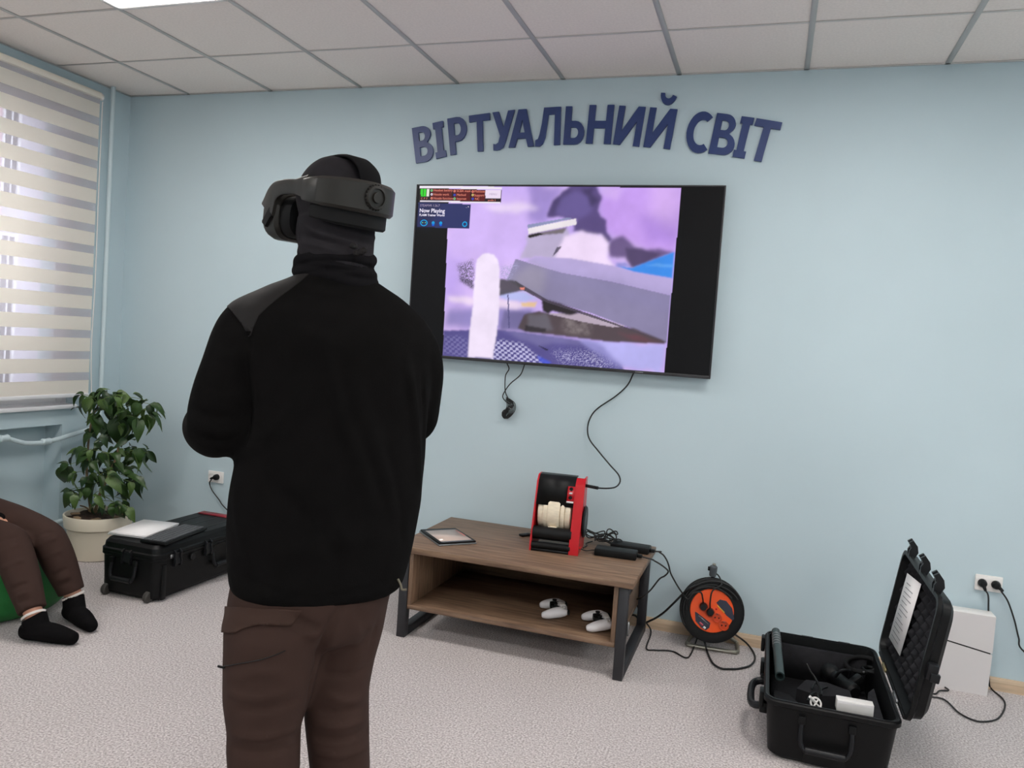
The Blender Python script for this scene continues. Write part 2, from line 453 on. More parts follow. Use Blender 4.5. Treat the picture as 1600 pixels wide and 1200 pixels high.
for k, x in enumerate(xs[1:-1]):
    o = MB().box2((x - 0.012, RY, RZ - 0.003), (x + 0.012, 0, RZ + 0.0)).build('ceiling_tee', M['tee'], ce)
for y in ys[1:-1]:
    o = MB().box2((0, y - 0.007, RZ - 0.002), (RX, y + 0.007, RZ + 0.0)).build('ceiling_tee', M['tee'], ce)
o = MB().box2((0, -0.016, RZ - 0.003), (RX, 0, RZ)).build('wall_angle', M['tee'], ce)
o = MB().box2((0, RY, RZ - 0.003), (0.016, -0.016, RZ)).build('wall_angle', M['tee'], ce)
PL = ['square LED ceiling panel nearest the window corner', 'square LED ceiling panel above the floor before the television wall', 'square LED ceiling panel nearest the right end of the television wall',
      'square LED ceiling panel in the second row, window side', 'square LED ceiling panel in the second row, middle', 'square LED ceiling panel in the second row, right side',
      'square LED ceiling panel in the third row, window side', 'square LED ceiling panel in the third row, middle', 'square LED ceiling panel in the third row, right side']
for (a, b), lb in zip(PANELS, PL):
    cx, cy = (xs[a] + xs[a + 1]) / 2, (ys[b] + ys[b + 1]) / 2
    t = thing('ceiling_light', lb, 'ceiling light', (cx, cy, RZ - 0.004), 0, 'LED ceiling panels')
    fr = MB()
    for s in (-1, 1):
        fr.box((s * 0.288, 0, 0.002), (0.020, 0.596, 0.014)); fr.box((0, s * 0.288, 0.002), (0.556, 0.020, 0.014))
    fr.build('frame', M['white'], t)
    MB().box((0, 0, 0.004), (0.556, 0.556, 0.006)).build('diffuser', M['led'], t)

# ---------------------------------------------------------------- window, blind, pipes
wn = bpy.data.objects.new('window_1', None); COL.objects.link(wn); wn['kind'] = 'structure'
wn['label'] = 'white plastic window behind the striped roller blind'
GX = -0.085
def frame_rect(mb, y0, y1, z0, z1, t, x0, x1):
    mb.box2((x0, y0, z0), (x1, y0 + t, z1), 0.004); mb.box2((x0, y1 - t, z0), (x1, y1, z1), 0.004)
    mb.box2((x0, y0 + t, z0), (x1, y1 - t, z0 + t), 0.004); mb.box2((x0, y0 + t, z1 - t), (x1, y1 - t, z1), 0.004)
mb = MB(); frame_rect(mb, WY0, WY1, WZ0, WZ1, 0.04, GX - 0.03, GX + 0.03)
mb.build('window_frame', M['upvc'], wn)
ym = (WY0 + WY1) / 2
for a, b in ((WY0 + 0.035, ym), (ym, WY1 - 0.035)):
    mb = MB(); frame_rect(mb, a, b, WZ0 + 0.035, WZ1 - 0.035, 0.045, GX - 0.02, GX + 0.036); s = mb.build('sash', M['upvc'], wn)
    MB().box2((GX - 0.004, a + 0.04, WZ0 + 0.075), (GX + 0.002, b - 0.04, WZ1 - 0.075)).build('pane', M['pane'], s)
MB().box2((GX, WY0, WZ0 - 0.001), (0.035, WY1, WZ0 + 0.024), 0.006).build('window_sill', M['upvc'], wn)

w2 = bpy.data.objects.new('added_window', None); COL.objects.link(w2); w2['kind'] = 'structure'  # added out of view: lets extra daylight onto the left of the room
w2['label'] = 'unseen white plastic window added along the left wall for daylight'
mb = MB(); frame_rect(mb, V0, V1, WZ0, WZ1, 0.055, GX - 0.03, GX + 0.03); mb.build('window_frame', M['upvc'], w2)
vm_ = (V0 + V1) / 2
for a, b in ((V0 + 0.05, vm_), (vm_, V1 - 0.05)):
    mb = MB(); frame_rect(mb, a, b, WZ0 + 0.05, WZ1 - 0.05, 0.06, GX - 0.02, GX + 0.045); s = mb.build('sash', M['upvc'], w2)
    MB().box2((GX - 0.004, a + 0.055, WZ0 + 0.10), (GX + 0.002, b - 0.055, WZ1 - 0.10)).build('pane', M['pane'], s)
MB().box2((GX, V0, WZ0 - 0.001), (0.035, V1, WZ0 + 0.024), 0.006).build('window_sill', M['upvc'], w2)

bl = thing('roller_blind', 'cream day-and-night roller blind with striped bands over the window', 'blind', (0, 0, 0))
BY0, BY1 = -2.45, -0.278
MB().box2((0.004, BY0 - 0.02, 2.712), (0.062, BY1 + 0.005, 2.752), 0.012).build('cassette', mat('cream_cassette', '#f2eadc', 0.4), bl)
MB().cyl((0.035, BY1 + 0.004, 2.73), (0.035, BY1 + 0.02, 2.73), 0.020, n=16).build('end_cap', M['white'], bl)
Zb = 0.932; k = 0; pitch = 0.1285
bm_me = MB().box((0, 0, 0), (0.0012, BY1 - BY0, 0.081)).mesh('opaque_band')
bm_me.materials.append(M['band'])
sh_me = MB().box((0, 0, 0), (0.0006, BY1 - BY0, 0.0475)).mesh('sheer_band'); sh_me.materials.append(M['sheer'])
while Zb + k * pitch < 2.70:
    z = Zb + k * pitch
    o = bpy.data.objects.new('opaque_band', bm_me); COL.objects.link(o); o.parent = bl; o.location = (0.042, (BY0 + BY1) / 2, z + 0.0405)
    if z + 0.081 < 2.69:
        o = bpy.data.objects.new('sheer_band', sh_me); COL.objects.link(o); o.parent = bl; o.location = (0.042, (BY0 + BY1) / 2, z + 0.081 + 0.02375)
    k += 1
MB().box2((0.033, BY0, Zb - 0.022), (0.051, BY1, Zb + 0.002), 0.006).build('bottom_bar', M['upvc'], bl)
MB().tube(crom([(0.05, BY1 + 0.012, 2.70), (0.045, BY1 + 0.014, 2.2), (0.04, BY1 + 0.020, 1.6), (0.04, BY1 + 0.012, 1.2), (0.045, BY1 + 0.03, 0.8)], 6), 0.0034, 6).build('pull_cord', M['white'], bl)

hp = thing('heating_pipes', 'light blue painted heating pipes in the window corner', 'pipe', (0.05, -0.17, 0))
hp_o = np.array((0.05, -0.17, 0))
def hpp(*pts): return [np.array(p) - hp_o for p in pts]
MB().cyl((-0.008, -0.012, 0), (-0.008, -0.012, RZ), 0.0135, n=16).build('riser', M['pipe'], hp, smooth=True)
pth = [onX(0.05, *q) for q in [(160, 664), (120, 677), (75, 690), (45, 693), (28, 690), (10, 685), (0, 687), (-30, 697)]] 
pth += [np.array((-0.02, -1.15, 0.64)), np.array((-0.06, -1.4, 0.63))]
MB().tube([p - hp_o for p in crom(pth, 5)], 0.0135, 10).build('radiator_feed', M['pipe'], hp, smooth=True)
for q in ((72, 690), (6, 685)):
    p = onX(0.05, *q) - hp_o
    MB().lathe(p - np.array((0, 0.03, 0)), (0, 1, 0), [(0, 0.015), (0.008, 0.021), (0.03, 0.017), (0.052, 0.021), (0.06, 0.015)], 14).build('pipe_coupling', M['pipe'], hp)
MB().tube([p - hp_o for p in crom([(0.045, -0.20, 0.17), (0.045, -0.48, 0.165), (0.02, -0.8, 0.16), (-0.06, -1.1, 0.155), (-0.06, -1.4, 0.15)], 5)], 0.0135, 10).build('radiator_return', M['pipe'], hp, smooth=True)

# facade across the yard
fb = thing('far_building', 'pale lilac house facade seen through the blind', 'building', (-6.2, 5, -1.5))
M['facade'] = mat('pale_facade', '#bdb8c8', 0.8, noise=(2, 0.04)); M['facade2'] = mat('pink_facade', '#cfaebb', 0.8)
M['farwin'] = mat('far_window_glass', '#2e2d35', 0.4); M['farframe'] = mat('far_window_frame', '#d8d6e0', 0.5)
MB().box2((-0.5, -6, -3), (0, 9, 12)).build('facade_wall', M['facade'], fb)
MB().box2((0, -1.12, -3), (0.05, -0.98, 12)).build('pilaster', M['facade2'], fb)
for zz in (1.2, 4.42):
    wdw = MB(); frame_rect(wdw, -1.0 + 0.0, -0.72, zz - 0.0, zz + 2.75, 0.04, 0, 0.06)
    f_ = wdw.build('window', M['farframe'], fb)
    MB().box2((0.01, -0.96, zz + 0.04), (0.03, -0.76, zz + 2.71)).build('pane', M['farwin'], f_)
    MB().box2((0.03, -0.86, zz + 0.04), (0.05, -0.84, zz + 2.71)).build('mullion', M['farframe'], f_)
# ---------------------------------------------------------------- television
TVX0, TVX1, TVZ0, TVZ1, TVY = 2.076, 3.731, 1.308, 2.255, -0.062
tv = thing('television', 'large wall-mounted flat television showing a violet smoke simulation', 'television', ((TVX0 + TVX1) / 2, 0, TVZ0))
tvo = np.array(((TVX0 + TVX1) / 2, 0, TVZ0))
W2, HH = (TVX1 - TVX0) / 2, TVZ1 - TVZ0
MB().box2((-W2 + 0.004, -0.058, 0.004), (W2 - 0.004, -0.022, HH - 0.004), 0.008).build('housing', M['black'], tv)
MB().box2((-0.3, -0.03, 0.2), (0.3, -0.001, 0.7)).build('wall_bracket', M['steel'], tv)
mb = MB()
for s in (-1, 1): mb.box2((s * W2, -0.066, 0), (s * (W2 - 0.008), -0.05, HH), 0.002)
mb.box2((-W2 + 0.008, -0.066, HH - 0.008), (W2 - 0.008, -0.05, HH), 0.002)
mb.box2((-W2 + 0.008, -0.066, 0), (W2 - 0.008, -0.05, 0.016), 0.002)
mb.build('bezel', M['steel'], tv)
MB().box2((W2 * 0.55, -0.0672, 0.005), (W2 * 0.6, -0.066, 0.010)).build('maker_badge', M['silver'], tv)

def Z7(x, y):   # measured on the screen in the photograph -> TV-local x, z
    p = onY(TVY, 620 + x / 2.963, 270 + y / 2.963); return (p[0] - tvo[0], p[2] - tvo[2])
NX, NZ = 440, 250
gx = np.linspace(-W2 + 0.008, W2 - 0.008, NX); gz = np.linspace(0.016, HH - 0.008, NZ)
GXX, GZZ = np.meshgrid(gx, gz)
IMG = np.zeros((NZ, NX, 3)); IMG[:] = rgb('#0e0e10')
def blur(a, n):
    if n <= 0: return a
    sg = 0.55 * n; r = int(math.ceil(2.6 * sg)); k = np.exp(-0.5 * (np.arange(-r, r + 1) / sg) ** 2); k /= k.sum()
    p = np.pad(a, r, mode='edge'); t = sum(k[i] * p[i:i + a.shape[0]] for i in range(2 * r + 1)); return sum(k[i] * t[:, i:i + a.shape[1]] for i in range(2 * r + 1))
def pmask(pts, soft=1, warp=None):
    P = [Z7(*q) for q in pts]; ins = np.zeros_like(GXX, bool); n = len(P)
    warp = (0.05 if soft >= 3 else 0.0) if warp is None else warp
    X_, Z_ = GXX + warp * (WN1 - 0.5), GZZ + warp * (WN2 - 0.5)
    for i in range(n):
        x1, z1 = P[i]; x2, z2 = P[(i + 1) % n]
        c = ((z1 > Z_) != (z2 > Z_))
        with np.errstate(divide='ignore', invalid='ignore'):
            ins ^= c & (X_ < (x2 - x1) * (Z_ - z1) / (z2 - z1 + 1e-12) + x1)
    return blur(ins.astype(float), soft)
def vnoise(s, seed):
    r = np.random.default_rng(seed); out = np.zeros((NZ, NX)); amp = 1; tot = 0
    for o in range(4):
        nx, nz = max(2, int(2 * W2 / s * 2 ** o)) + 2, max(2, int(HH / s * 2 ** o)) + 2
        g = r.random((nz, nx)); u = np.linspace(0, nx - 1.001, NX); v = np.linspace(0, nz - 1.001, NZ)
        iu, iv = u.astype(int), v.astype(int); fu, fv = u - iu, v - iv; fu = fu * fu * (3 - 2 * fu); fv = (fv * fv * (3 - 2 * fv))[:, None]
        a = g[iv][:, iu] * (1 - fu) + g[iv][:, np.minimum(iu + 1, nx - 1)] * fu
        b = g[np.minimum(iv + 1, nz - 1)][:, iu] * (1 - fu) + g[np.minimum(iv + 1, nz - 1)][:, np.minimum(iu + 1, nx - 1)] * fu
        out += amp * (a * (1 - fv) + b * fv); tot += amp; amp *= 0.55
    return out / tot
def paint(m, col, a=1.0):
    global IMG
    c = np.array(rgb(col)) if isinstance(col, str) else np.array(col)
    IMG = IMG * (1 - (m * a)[..., None]) + c * (m * a)[..., None]
WN1, WN2 = vnoise(0.12, 21), vnoise(0.12, 22)
frame_m = pmask([(243, 60), (1318, 70), (1238, 928), (213, 853)], 0)
n1, n2, n3, n4 = vnoise(0.45, 1), vnoise(0.2, 2), vnoise(0.5, 3), vnoise(0.035, 4)
BASE = IMG.copy()
paint(np.ones_like(GXX), '#c6abf0')
paint(np.clip((n1 - 0.42) * 5, 0, 1), '#d9bdf4', 0.8)
paint(np.clip((n3 - 0.5) * 5, 0, 1), '#a78ee0', 0.55)
paint(pmask([(1000, 60), (1330, 60), (1300, 380), (1060, 330), (960, 250), (930, 120)], 8), '#c79df0', 0.9)
paint(pmask([(930, 65), (1050, 65), (1010, 130), (960, 120)], 6, 0.06), '#d9b8f4', 0.6)
paint(pmask([(1120, 200), (1310, 180), (1300, 330), (1150, 320)], 10, 0.06), '#a983dd', 0.6)
paint(pmask([(1180, 60), (1330, 60), (1300, 260), (1170, 200)], 14), '#e3bff5', 0.5)
paint(pmask([(620, 60), (780, 60), (720, 140), (690, 230), (600, 215)], 8), '#9a86cc', 0.85)
paint(pmask([(690, 200), (705, 150), (760, 80), (830, 62), (920, 75), (955, 130), (935, 180), (975, 215), (985, 260), (1010, 310), (980, 330), (950, 275), (860, 275), (800, 270), (830, 215), (760, 205)], 3, 0.07), '#54467a', 0.95)
paint(pmask([(700, 190), (730, 120), (790, 80), (850, 90), (800, 130), (745, 190)], 5, 0.06), '#3f355c', 0.6)
paint(pmask([(735, 185), (760, 110), (830, 85), (890, 110), (900, 170), (850, 205), (780, 205)], 5), '#6d5f9c', 0.8)
paint(pmask([(860, 80), (915, 80), (900, 105), (940, 140), (895, 150)], 4), '#3e3558', 0.7)
paint(pmask([(1000, 310), (1060, 300), (1100, 345), (1180, 345), (1290, 360), (1280, 375), (1200, 400), (1130, 430), (1080, 445), (1060, 400), (1000, 390), (975, 340)], 4), '#5b4a78', 0.9)
paint(pmask([(1060, 360), (1150, 350), (1230, 370), (1170, 400), (1090, 440), (1060, 410)], 3), '#3c3350', 0.6)
paint(pmask([(1285, 365), (1275, 492), (1100, 462), (1010, 430), (1090, 440), (1180, 405)], 2), '#3f8ce8', 1)
paint(pmask([(1285, 425), (1280, 440), (1150, 430), (1200, 420)], 2), '#66a8f0', 0.7)
paint(pmask([(1010, 420), (1060, 425), (1080, 445), (1020, 445)], 3), '#3a6cc0', 0.6)
# bright cloud and the tilted panel behind it
paint(pmask([(240, 100), (600, 100), (610, 330), (560, 400), (470, 400), (440, 370), (240, 400)], 10), '#cfb4f2', 0.9)
paint(pmask([(380, 160), (560, 145), (660, 160), (560, 190), (460, 185)], 6), '#efdcf8', 0.8)
paint(pmask([(605, 290), (780, 255), (790, 300), (730, 390), (560, 400), (600, 330)], 3), '#b9aecb', 0.9)
paint(pmask([(770, 290), (850, 270), (950, 280), (985, 320), (985, 390), (1005, 440), (880, 430), (720, 395)], 4), '#f1dcfa', 1)
paint(pmask([(606, 255), (830, 212), (832, 240), (610, 285)], 1), '#ece4ea', 1)
paint(pmask([(606, 240), (800, 207), (812, 212), (606, 258)], 1), '#8d93b8', 1)
paint(pmask([(612, 285), (680, 272), (790, 252), (770, 280), (660, 290), (615, 302)], 2), '#6b6460', 0.9)
paint(pmask([(606, 290), (660, 278), (680, 285), (612, 302)], 1), '#2a2626', 1)
paint(pmask([(740, 345), (765, 340), (745, 365), (720, 390)], 1), '#4a4356', 0.9)
# large grey wing and its pale upper face
paint(pmask([(640, 390), (800, 395), (1000, 430), (1100, 460), (1278, 490), (1268, 568), (1000, 505), (760, 465), (600, 410)], 2), '#b8a9da', 1)
paint(pmask([(550, 398), (620, 420), (760, 462), (1000, 505), (1268, 568), (1250, 790), (1100, 725), (900, 650), (700, 590), (590, 545), (510, 495)], 1), '#8a83a6', 1)
paint(pmask([(620, 420), (760, 462), (1000, 505), (1268, 568), (1262, 650), (1000, 570), (700, 480)], 12), '#8d86b0', 0.6)
paint(pmask([(620, 420), (690, 440), (690, 560), (590, 540), (520, 495)], 10), '#a39cae', 0.6)
# floor, distant wall
paint(pmask([(240, 640), (480, 600), (620, 620), (700, 740), (480, 720), (220, 720)], 8), '#8d83c0', 0.9)
paint(pmask([(230, 570), (560, 590), (640, 600), (560, 625), (240, 600)], 5), '#f0dcf0', 0.85)
paint(pmask([(575, 600), (650, 598), (640, 622), (580, 620)], 2), '#e9c48e', 0.9)
paint(pmask([(470, 545), (600, 540), (660, 580), (520, 590), (470, 575)], 3), '#b5bdf0', 0.9)
paint(pmask([(215, 730), (470, 725), (620, 745), (760, 765), (1000, 800), (1060, 930), (900, 910), (700, 890), (210, 860)], 2), '#5a5390', 1)
paint(pmask([(480, 725), (600, 740), (820, 770), (880, 800), (760, 790), (660, 810), (560, 770)], 5), '#7a74a8', 0.8)
paint(pmask([(500, 630), (620, 640), (600, 735), (470, 725)], 4), '#6f6896', 0.9)
paint(pmask([(820, 765), (1000, 785), (1250, 795), (1238, 928), (1040, 905), (960, 850)], 4), '#b9b4f2', 1)
paint(pmask([(830, 770), (920, 780), (1060, 910), (1000, 905)], 5), '#7d78b8', 0.7)
sp = (RNG.random((NZ, NX)) > 0.72).astype(float)
paint(pmask([(720, 830), (900, 830), (1040, 905), (760, 890)], 8) * sp, '#c6c2e8', 0.8)
ck = ((np.floor((GXX + GZZ * 0.25) / 0.017) + np.floor(GZZ / 0.0125)) % 2 == 0).astype(float)
paint(pmask([(460, 775), (570, 790), (690, 880), (440, 860)], 3) * ck, '#c8c4ec', 0.85)
paint(pmask([(215, 760), (340, 770), (330, 850), (212, 850)], 3) * ck, '#8c86bc', 0.5)
paint(pmask([(650, 845), (720, 880), (690, 888), (660, 875)], 2), '#4a58d0', 0.9)
paint(pmask([(650, 797), (705, 820), (690, 822)], 1), '#2c2742', 1)
# aircraft wreck under the wing
paint(pmask([(590, 655), (660, 640), (700, 650), (860, 680), (1100, 720), (1245, 780), (1240, 792), (980, 782), (600, 735), (560, 720)], 2), '#54484e', 1)
paint(pmask([(600, 655), (690, 655), (720, 740), (600, 735)], 4), '#6d6a76', 0.7)
paint(pmask([(1000, 735), (1245, 785), (1100, 775)], 4), '#6f4650', 0.8)
paint(pmask([(780, 665), (900, 690), (890, 750), (760, 740)], 6) * np.clip(n4 * 2 - 0.6, 0, 1), '#9a8f90', 0.7)
paint(pmask([(690, 650), (880, 650), (1060, 710), (1000, 715), (860, 690)], 1), '#b5a5b6', 1)
paint(pmask([(670, 580), (760, 605), (860, 645), (800, 660), (720, 640), (700, 655), (675, 640)], 2), '#2f2a2e', 1)
paint(pmask([(545, 498), (700, 590), (900, 655), (1245, 785), (1100, 735), (860, 655), (680, 595), (570, 535)], 0), '#4c4452', 0.9)
paint(pmask([(595, 705), (690, 722), (690, 738), (590, 735)], 2), '#2a2428', 0.8)
# foliage speckle, water column
fol = pmask([(280, 430), (360, 410), (360, 545), (290, 500)], 4); paint(fol * (RNG.random((NZ, NX)) > 0.45), '#5a5568', 0.9)
paint(pmask([(290, 475), (350, 500), (355, 540), (300, 505)], 2), '#3c3a40', 0.6)
fol = pmask([(470, 430), (560, 420), (520, 500), (470, 500)], 4); paint(fol * (RNG.random((NZ, NX)) > 0.55), '#a9a5cc', 0.8)
paint(pmask([(475, 490), (550, 500), (600, 540), (540, 555), (470, 570)], 2), '#4c484e', 0.95)
paint(pmask([(570, 532), (590, 530), (590, 542), (572, 542)], 1), '#f09080', 1)
paint(pmask([(512, 565), (518, 565), (524, 720), (516, 720)], 0), '#5b5684', 0.9)
paint(pmask([(366, 430), (374, 400), (395, 378), (420, 370), (448, 378), (466, 402), (473, 440), (475, 640), (445, 860), (328, 852), (350, 640)], 2, 0.012), '#f0e2f8', 1)
IMG = BASE * (1 - frame_m[..., None]) + IMG * frame_m[..., None]
IMG *= (1 + 0.06 * (n4 - 0.5) + 0.30 * (n2 - 0.5))[..., None]
# overlay panels in the upper left of the screen
paint(pmask([(106, 56), (488, 66), (486, 78), (106, 70)], 0), '#efe6f2')
paint(pmask([(108, 72), (486, 80), (482, 138), (106, 130)], 0), '#2a1c22')
for a in ((158, 74, 255, 128), (262, 76, 340, 130), (346, 78, 408, 132)):
    paint(pmask([(a[0], a[1]), (a[2], a[1] + 2), (a[2], a[3]), (a[0], a[3] - 2)], 0), '#641c1e', 0.8)
paint(pmask([(410, 80), (482, 81), (480, 119), (410, 117)], 0), '#ecdcf2')
paint(pmask([(108, 127), (478, 136), (478, 140), (108, 133)], 0), '#efe6f2')
paint(pmask([(250, 134), (470, 137), (470, 143), (250, 140)], 0), '#efe6f2')
paint(pmask([(100, 136), (342, 146), (335, 260), (96, 250)], 0), '#2f3566')
paint(pmask([(100, 136), (200, 140), (150, 250), (96, 250)], 8), '#2a2b4a', 0.7)
for a, b in ((111, 122), (124, 136)): paint(pmask([(a, 75), (b, 75), (b, 108), (a, 108)], 0), '#35d62f')
paint(pmask([(139, 76), (150, 76), (150, 108), (139, 108)], 0), '#e4e6d8')

verts = np.stack([GXX, np.full_like(GXX, -0.0625), GZZ], -1).reshape(-1, 3)
ii = np.arange(NX * NZ).reshape(NZ, NX)
quads = np.stack([ii[:-1, :-1], ii[:-1, 1:], ii[1:, 1:], ii[1:, :-1]], -1).reshape(-1, 4)
sm = bpy.data.meshes.new('screen'); sm.from_pydata(verts.tolist(), [], quads.tolist())
ca = sm.color_attributes.new('picture', 'FLOAT_COLOR', 'POINT')
ca.data.foreach_set('color', np.concatenate([np.clip(IMG, 0, 2), np.ones((NZ, NX, 1))], -1).astype(np.float32).ravel())
def screen_mat():
    m = bpy.data.materials.new('lit_screen'); m.use_nodes = True; nt = m.node_tree; b = nt.nodes['Principled BSDF']
    b.inputs['Base Color'].default_value = (0.004, 0.004, 0.004, 1); b.inputs['Roughness'].default_value = 0.35; b.inputs['Specular IOR Level'].default_value = 0.12
    a = nt.nodes.new('ShaderNodeAttribute'); a.attribute_name = 'picture'
    nt.links.new(a.outputs['Color'], b.inputs['Emission Color']); b.inputs['Emission Strength'].default_value = 1.0
    return m
scr = link('screen', sm, tv, screen_mat())
E_WHITE = emission('screen_white', rgb('#f2ecff'), 1.0); E_RED = emission('screen_text_red', rgb('#ff9a86'), 0.9)
E_CYAN = emission('screen_cyan', rgb('#2aa6e8'), 0.9); E_BLUE = emission('screen_blue', rgb('#2d62e0'), 0.9); E_GREEN = emission('screen_green', rgb('#7fe8a0'), 0.9)
E_GREY = emission('screen_grey', rgb('#b9a9c6'), 0.9); E_YEL = emission('screen_yellow', rgb('#f0dc8a'), 0.9)
def screen_text(body, x, y, h, m, name='screen_text', bold=0.0):
    cu = bpy.data.curves.new(name, 'FONT'); cu.body = body; cu.size = h; cu.fill_mode = 'FRONT'; cu.offset = bold
    o = bpy.data.objects.new(name + '_t', cu); COL.objects.link(o)
    dg = bpy.context.evaluated_depsgraph_get(); me = bpy.data.meshes.new_from_object(o.evaluated_get(dg)); bpy.data.objects.remove(o)
    px_, pz_ = Z7(x, y)
    return link(name, me, scr, m, (px_, -0.0635, pz_), (PI / 2, 0, 0))
screen_text('STEAMVR 1.26.7', 108, 156, 0.017, E_GREY)
screen_text('Now Playing', 105, 183, 0.030, E_WHITE, bold=0.0006)
screen_text('FLAIM Trainer World', 104, 200, 0.017, E_WHITE, bold=0.0004)
for tx, x, y in (('Headset battery', 170, 86), ('Nozzle work', 170, 105), ('Nozzle functions', 170, 123), ('SCBA mask', 277, 89), ('Method', 277, 107), ('Internet', 277, 125), ('Multiuser', 359, 91), ('Support', 359, 109), ('NC', 362, 126)):
    screen_text(tx, x, y, 0.0175, E_RED)
screen_text('MENU', 428, 104, 0.016, E_GREY); screen_text('profile 3', 422, 131, 0.013, E_RED)
screen_text('C  P  F', 112, 123, 0.014, E_RED); screen_text('_ x', 320, 160, 0.014, E_WHITE)
def screen_ring(x, y, r0, r1, m, seg=20, name='screen_icon', sx=1.0):
    a, b = Z7(x, y); mb = MB(); n = seg
    vs = [(r * math.cos(2 * PI * k / n) * sx, 0, r * math.sin(2 * PI * k / n)) for r in (r0, r1) for k in range(n)]
    mb.add(vs, [(k, (k + 1) % n, n + (k + 1) % n, n + k) for k in range(n)])
    return mb.build(name, m, scr, loc=(a, -0.0637, b))
for x, y, m in ((162, 82, E_GREEN), (162, 100, E_WHITE), (162, 118, E_RED), (268, 85, E_RED), (268, 103, E_BLUE), (268, 120, E_GREEN), (352, 87, E_RED), (352, 103, E_YEL), (352, 121, E_BLUE)):
    screen_ring(x, y, 0.003, 0.0065, m)
screen_ring(126, 232, 0.013, 0.018, E_CYAN, sx=1.25); screen_ring(120, 231, 0.0, 0.003, E_GREEN); screen_ring(133, 231, 0.0, 0.003, E_GREEN)
for x, y in ((169, 232), (204, 233)):
    screen_ring(x, y, 0.0, 0.009, E_CYAN); screen_ring(x, y + 8, 0.0, 0.008, E_BLUE)
screen_ring(315, 238, 0.009, 0.015, E_CYAN)

# ---------------------------------------------------------------- wall lettering
def arc(cx, cy, rx, ry, a0, a1, n=10):
    return [(cx + rx * math.cos(math.radians(a)), cy + ry * math.sin(math.radians(a))) for a in np.linspace(a0, a1, n)]
GL = {
 'В': [[(0, 0)] + arc(0.55, 0.27, 0.45, 0.27, -90, 60) + [(0.70, 0.53)] + arc(0.5, 0.765, 0.42, 0.235, -50, 90) + [(0, 1)],
       [(0.3, 0.17)] + [(0.3, 0.42)] + arc(0.5, 0.295, 0.2, 0.125, 90, -90), [(0.3, 0.60), (0.3, 0.84)] + arc(0.46, 0.72, 0.17, 0.12, 90, -90)],
 'І': [[(0, 0), (1, 0), (1, 0.17), (0.8, 0.17), (0.8, 0.83), (1, 0.83), (1, 1), (0, 1), (0, 0.83), (0.2, 0.83), (0.2, 0.17), (0, 0.17)]],
 'Р': [[(0, 0), (0.32, 0), (0.32, 0.34)] + arc(0.5, 0.67, 0.48, 0.33, -90, 90) + [(0, 1)], [(0.32, 0.51), (0.32, 0.84)] + arc(0.48, 0.675, 0.19, 0.165, 90, -90)],
 'Т': [[(0.36, 0), (0.64, 0), (0.64, 0.82), (1, 0.82), (1, 1), (0, 1), (0, 0.82), (0.36, 0.82)]],
 'У': [[(0.0, 0.0), (0.0, 0.17), (0.12, 0.15), (0.24, 0.19), (0.33, 0.36), (0.0, 1), (0.29, 1), (0.50, 0.58), (0.70, 1), (1, 1), (0.60, 0.22), (0.48, 0.06), (0.30, 0.0), (0.15, -0.01)]],
 'А': [[(0, 0), (0.25, 0), (0.34, 0.22), (0.68, 0.22), (0.76, 0), (1, 0), (0.67, 1), (0.34, 1)], [(0.41, 0.38), (0.62, 0.38), (0.515, 0.72)]],
 'Л': [[(0, 0), (0.0, 0.16), (0.10, 0.19), (0.16, 0.30), (0.24, 0.6), (0.30, 1), (1, 1), (1, 0), (0.76, 0), (0.76, 0.81), (0.50, 0.81), (0.46, 0.55), (0.40, 0.22), (0.30, 0.05), (0.18, -0.01)]],
 'Ь': [[(0, 0)] + arc(0.55, 0.31, 0.45, 0.31, -90, 90) + [(0.32, 0.62), (0.32, 1), (0, 1)], [(0.32, 0.17), (0.32, 0.45)] + arc(0.50, 0.31, 0.2, 0.14, 90, -90)],
 'Н': [[(0, 0), (0.27, 0), (0.27, 0.40), (0.73, 0.40), (0.73, 0), (1, 0), (1, 1), (0.73, 1), (0.73, 0.59), (0.27, 0.59), (0.27, 1), (0, 1)]],
 'И': [[(0, 0), (0.26, 0), (0.76, 0.62), (0.76, 0), (1, 0), (1, 1), (0.74, 1), (0.24, 0.36), (0.24, 1), (0, 1)]],
 'С': [arc(0.56, 0.5, 0.55, 0.5, 52, 310, 22) + arc(0.58, 0.5, 0.31, 0.31, 302, 62, 18)],
}
GL['Й'] = GL['И'] + [arc(0.60, 1.38, 0.30, 0.29, 180, 345, 12) + arc(0.60, 1.38, 0.15, 0.13, 345, 180, 10)]
O1, O2, O3 = (640, 150), (830, 140), (1030, 150)
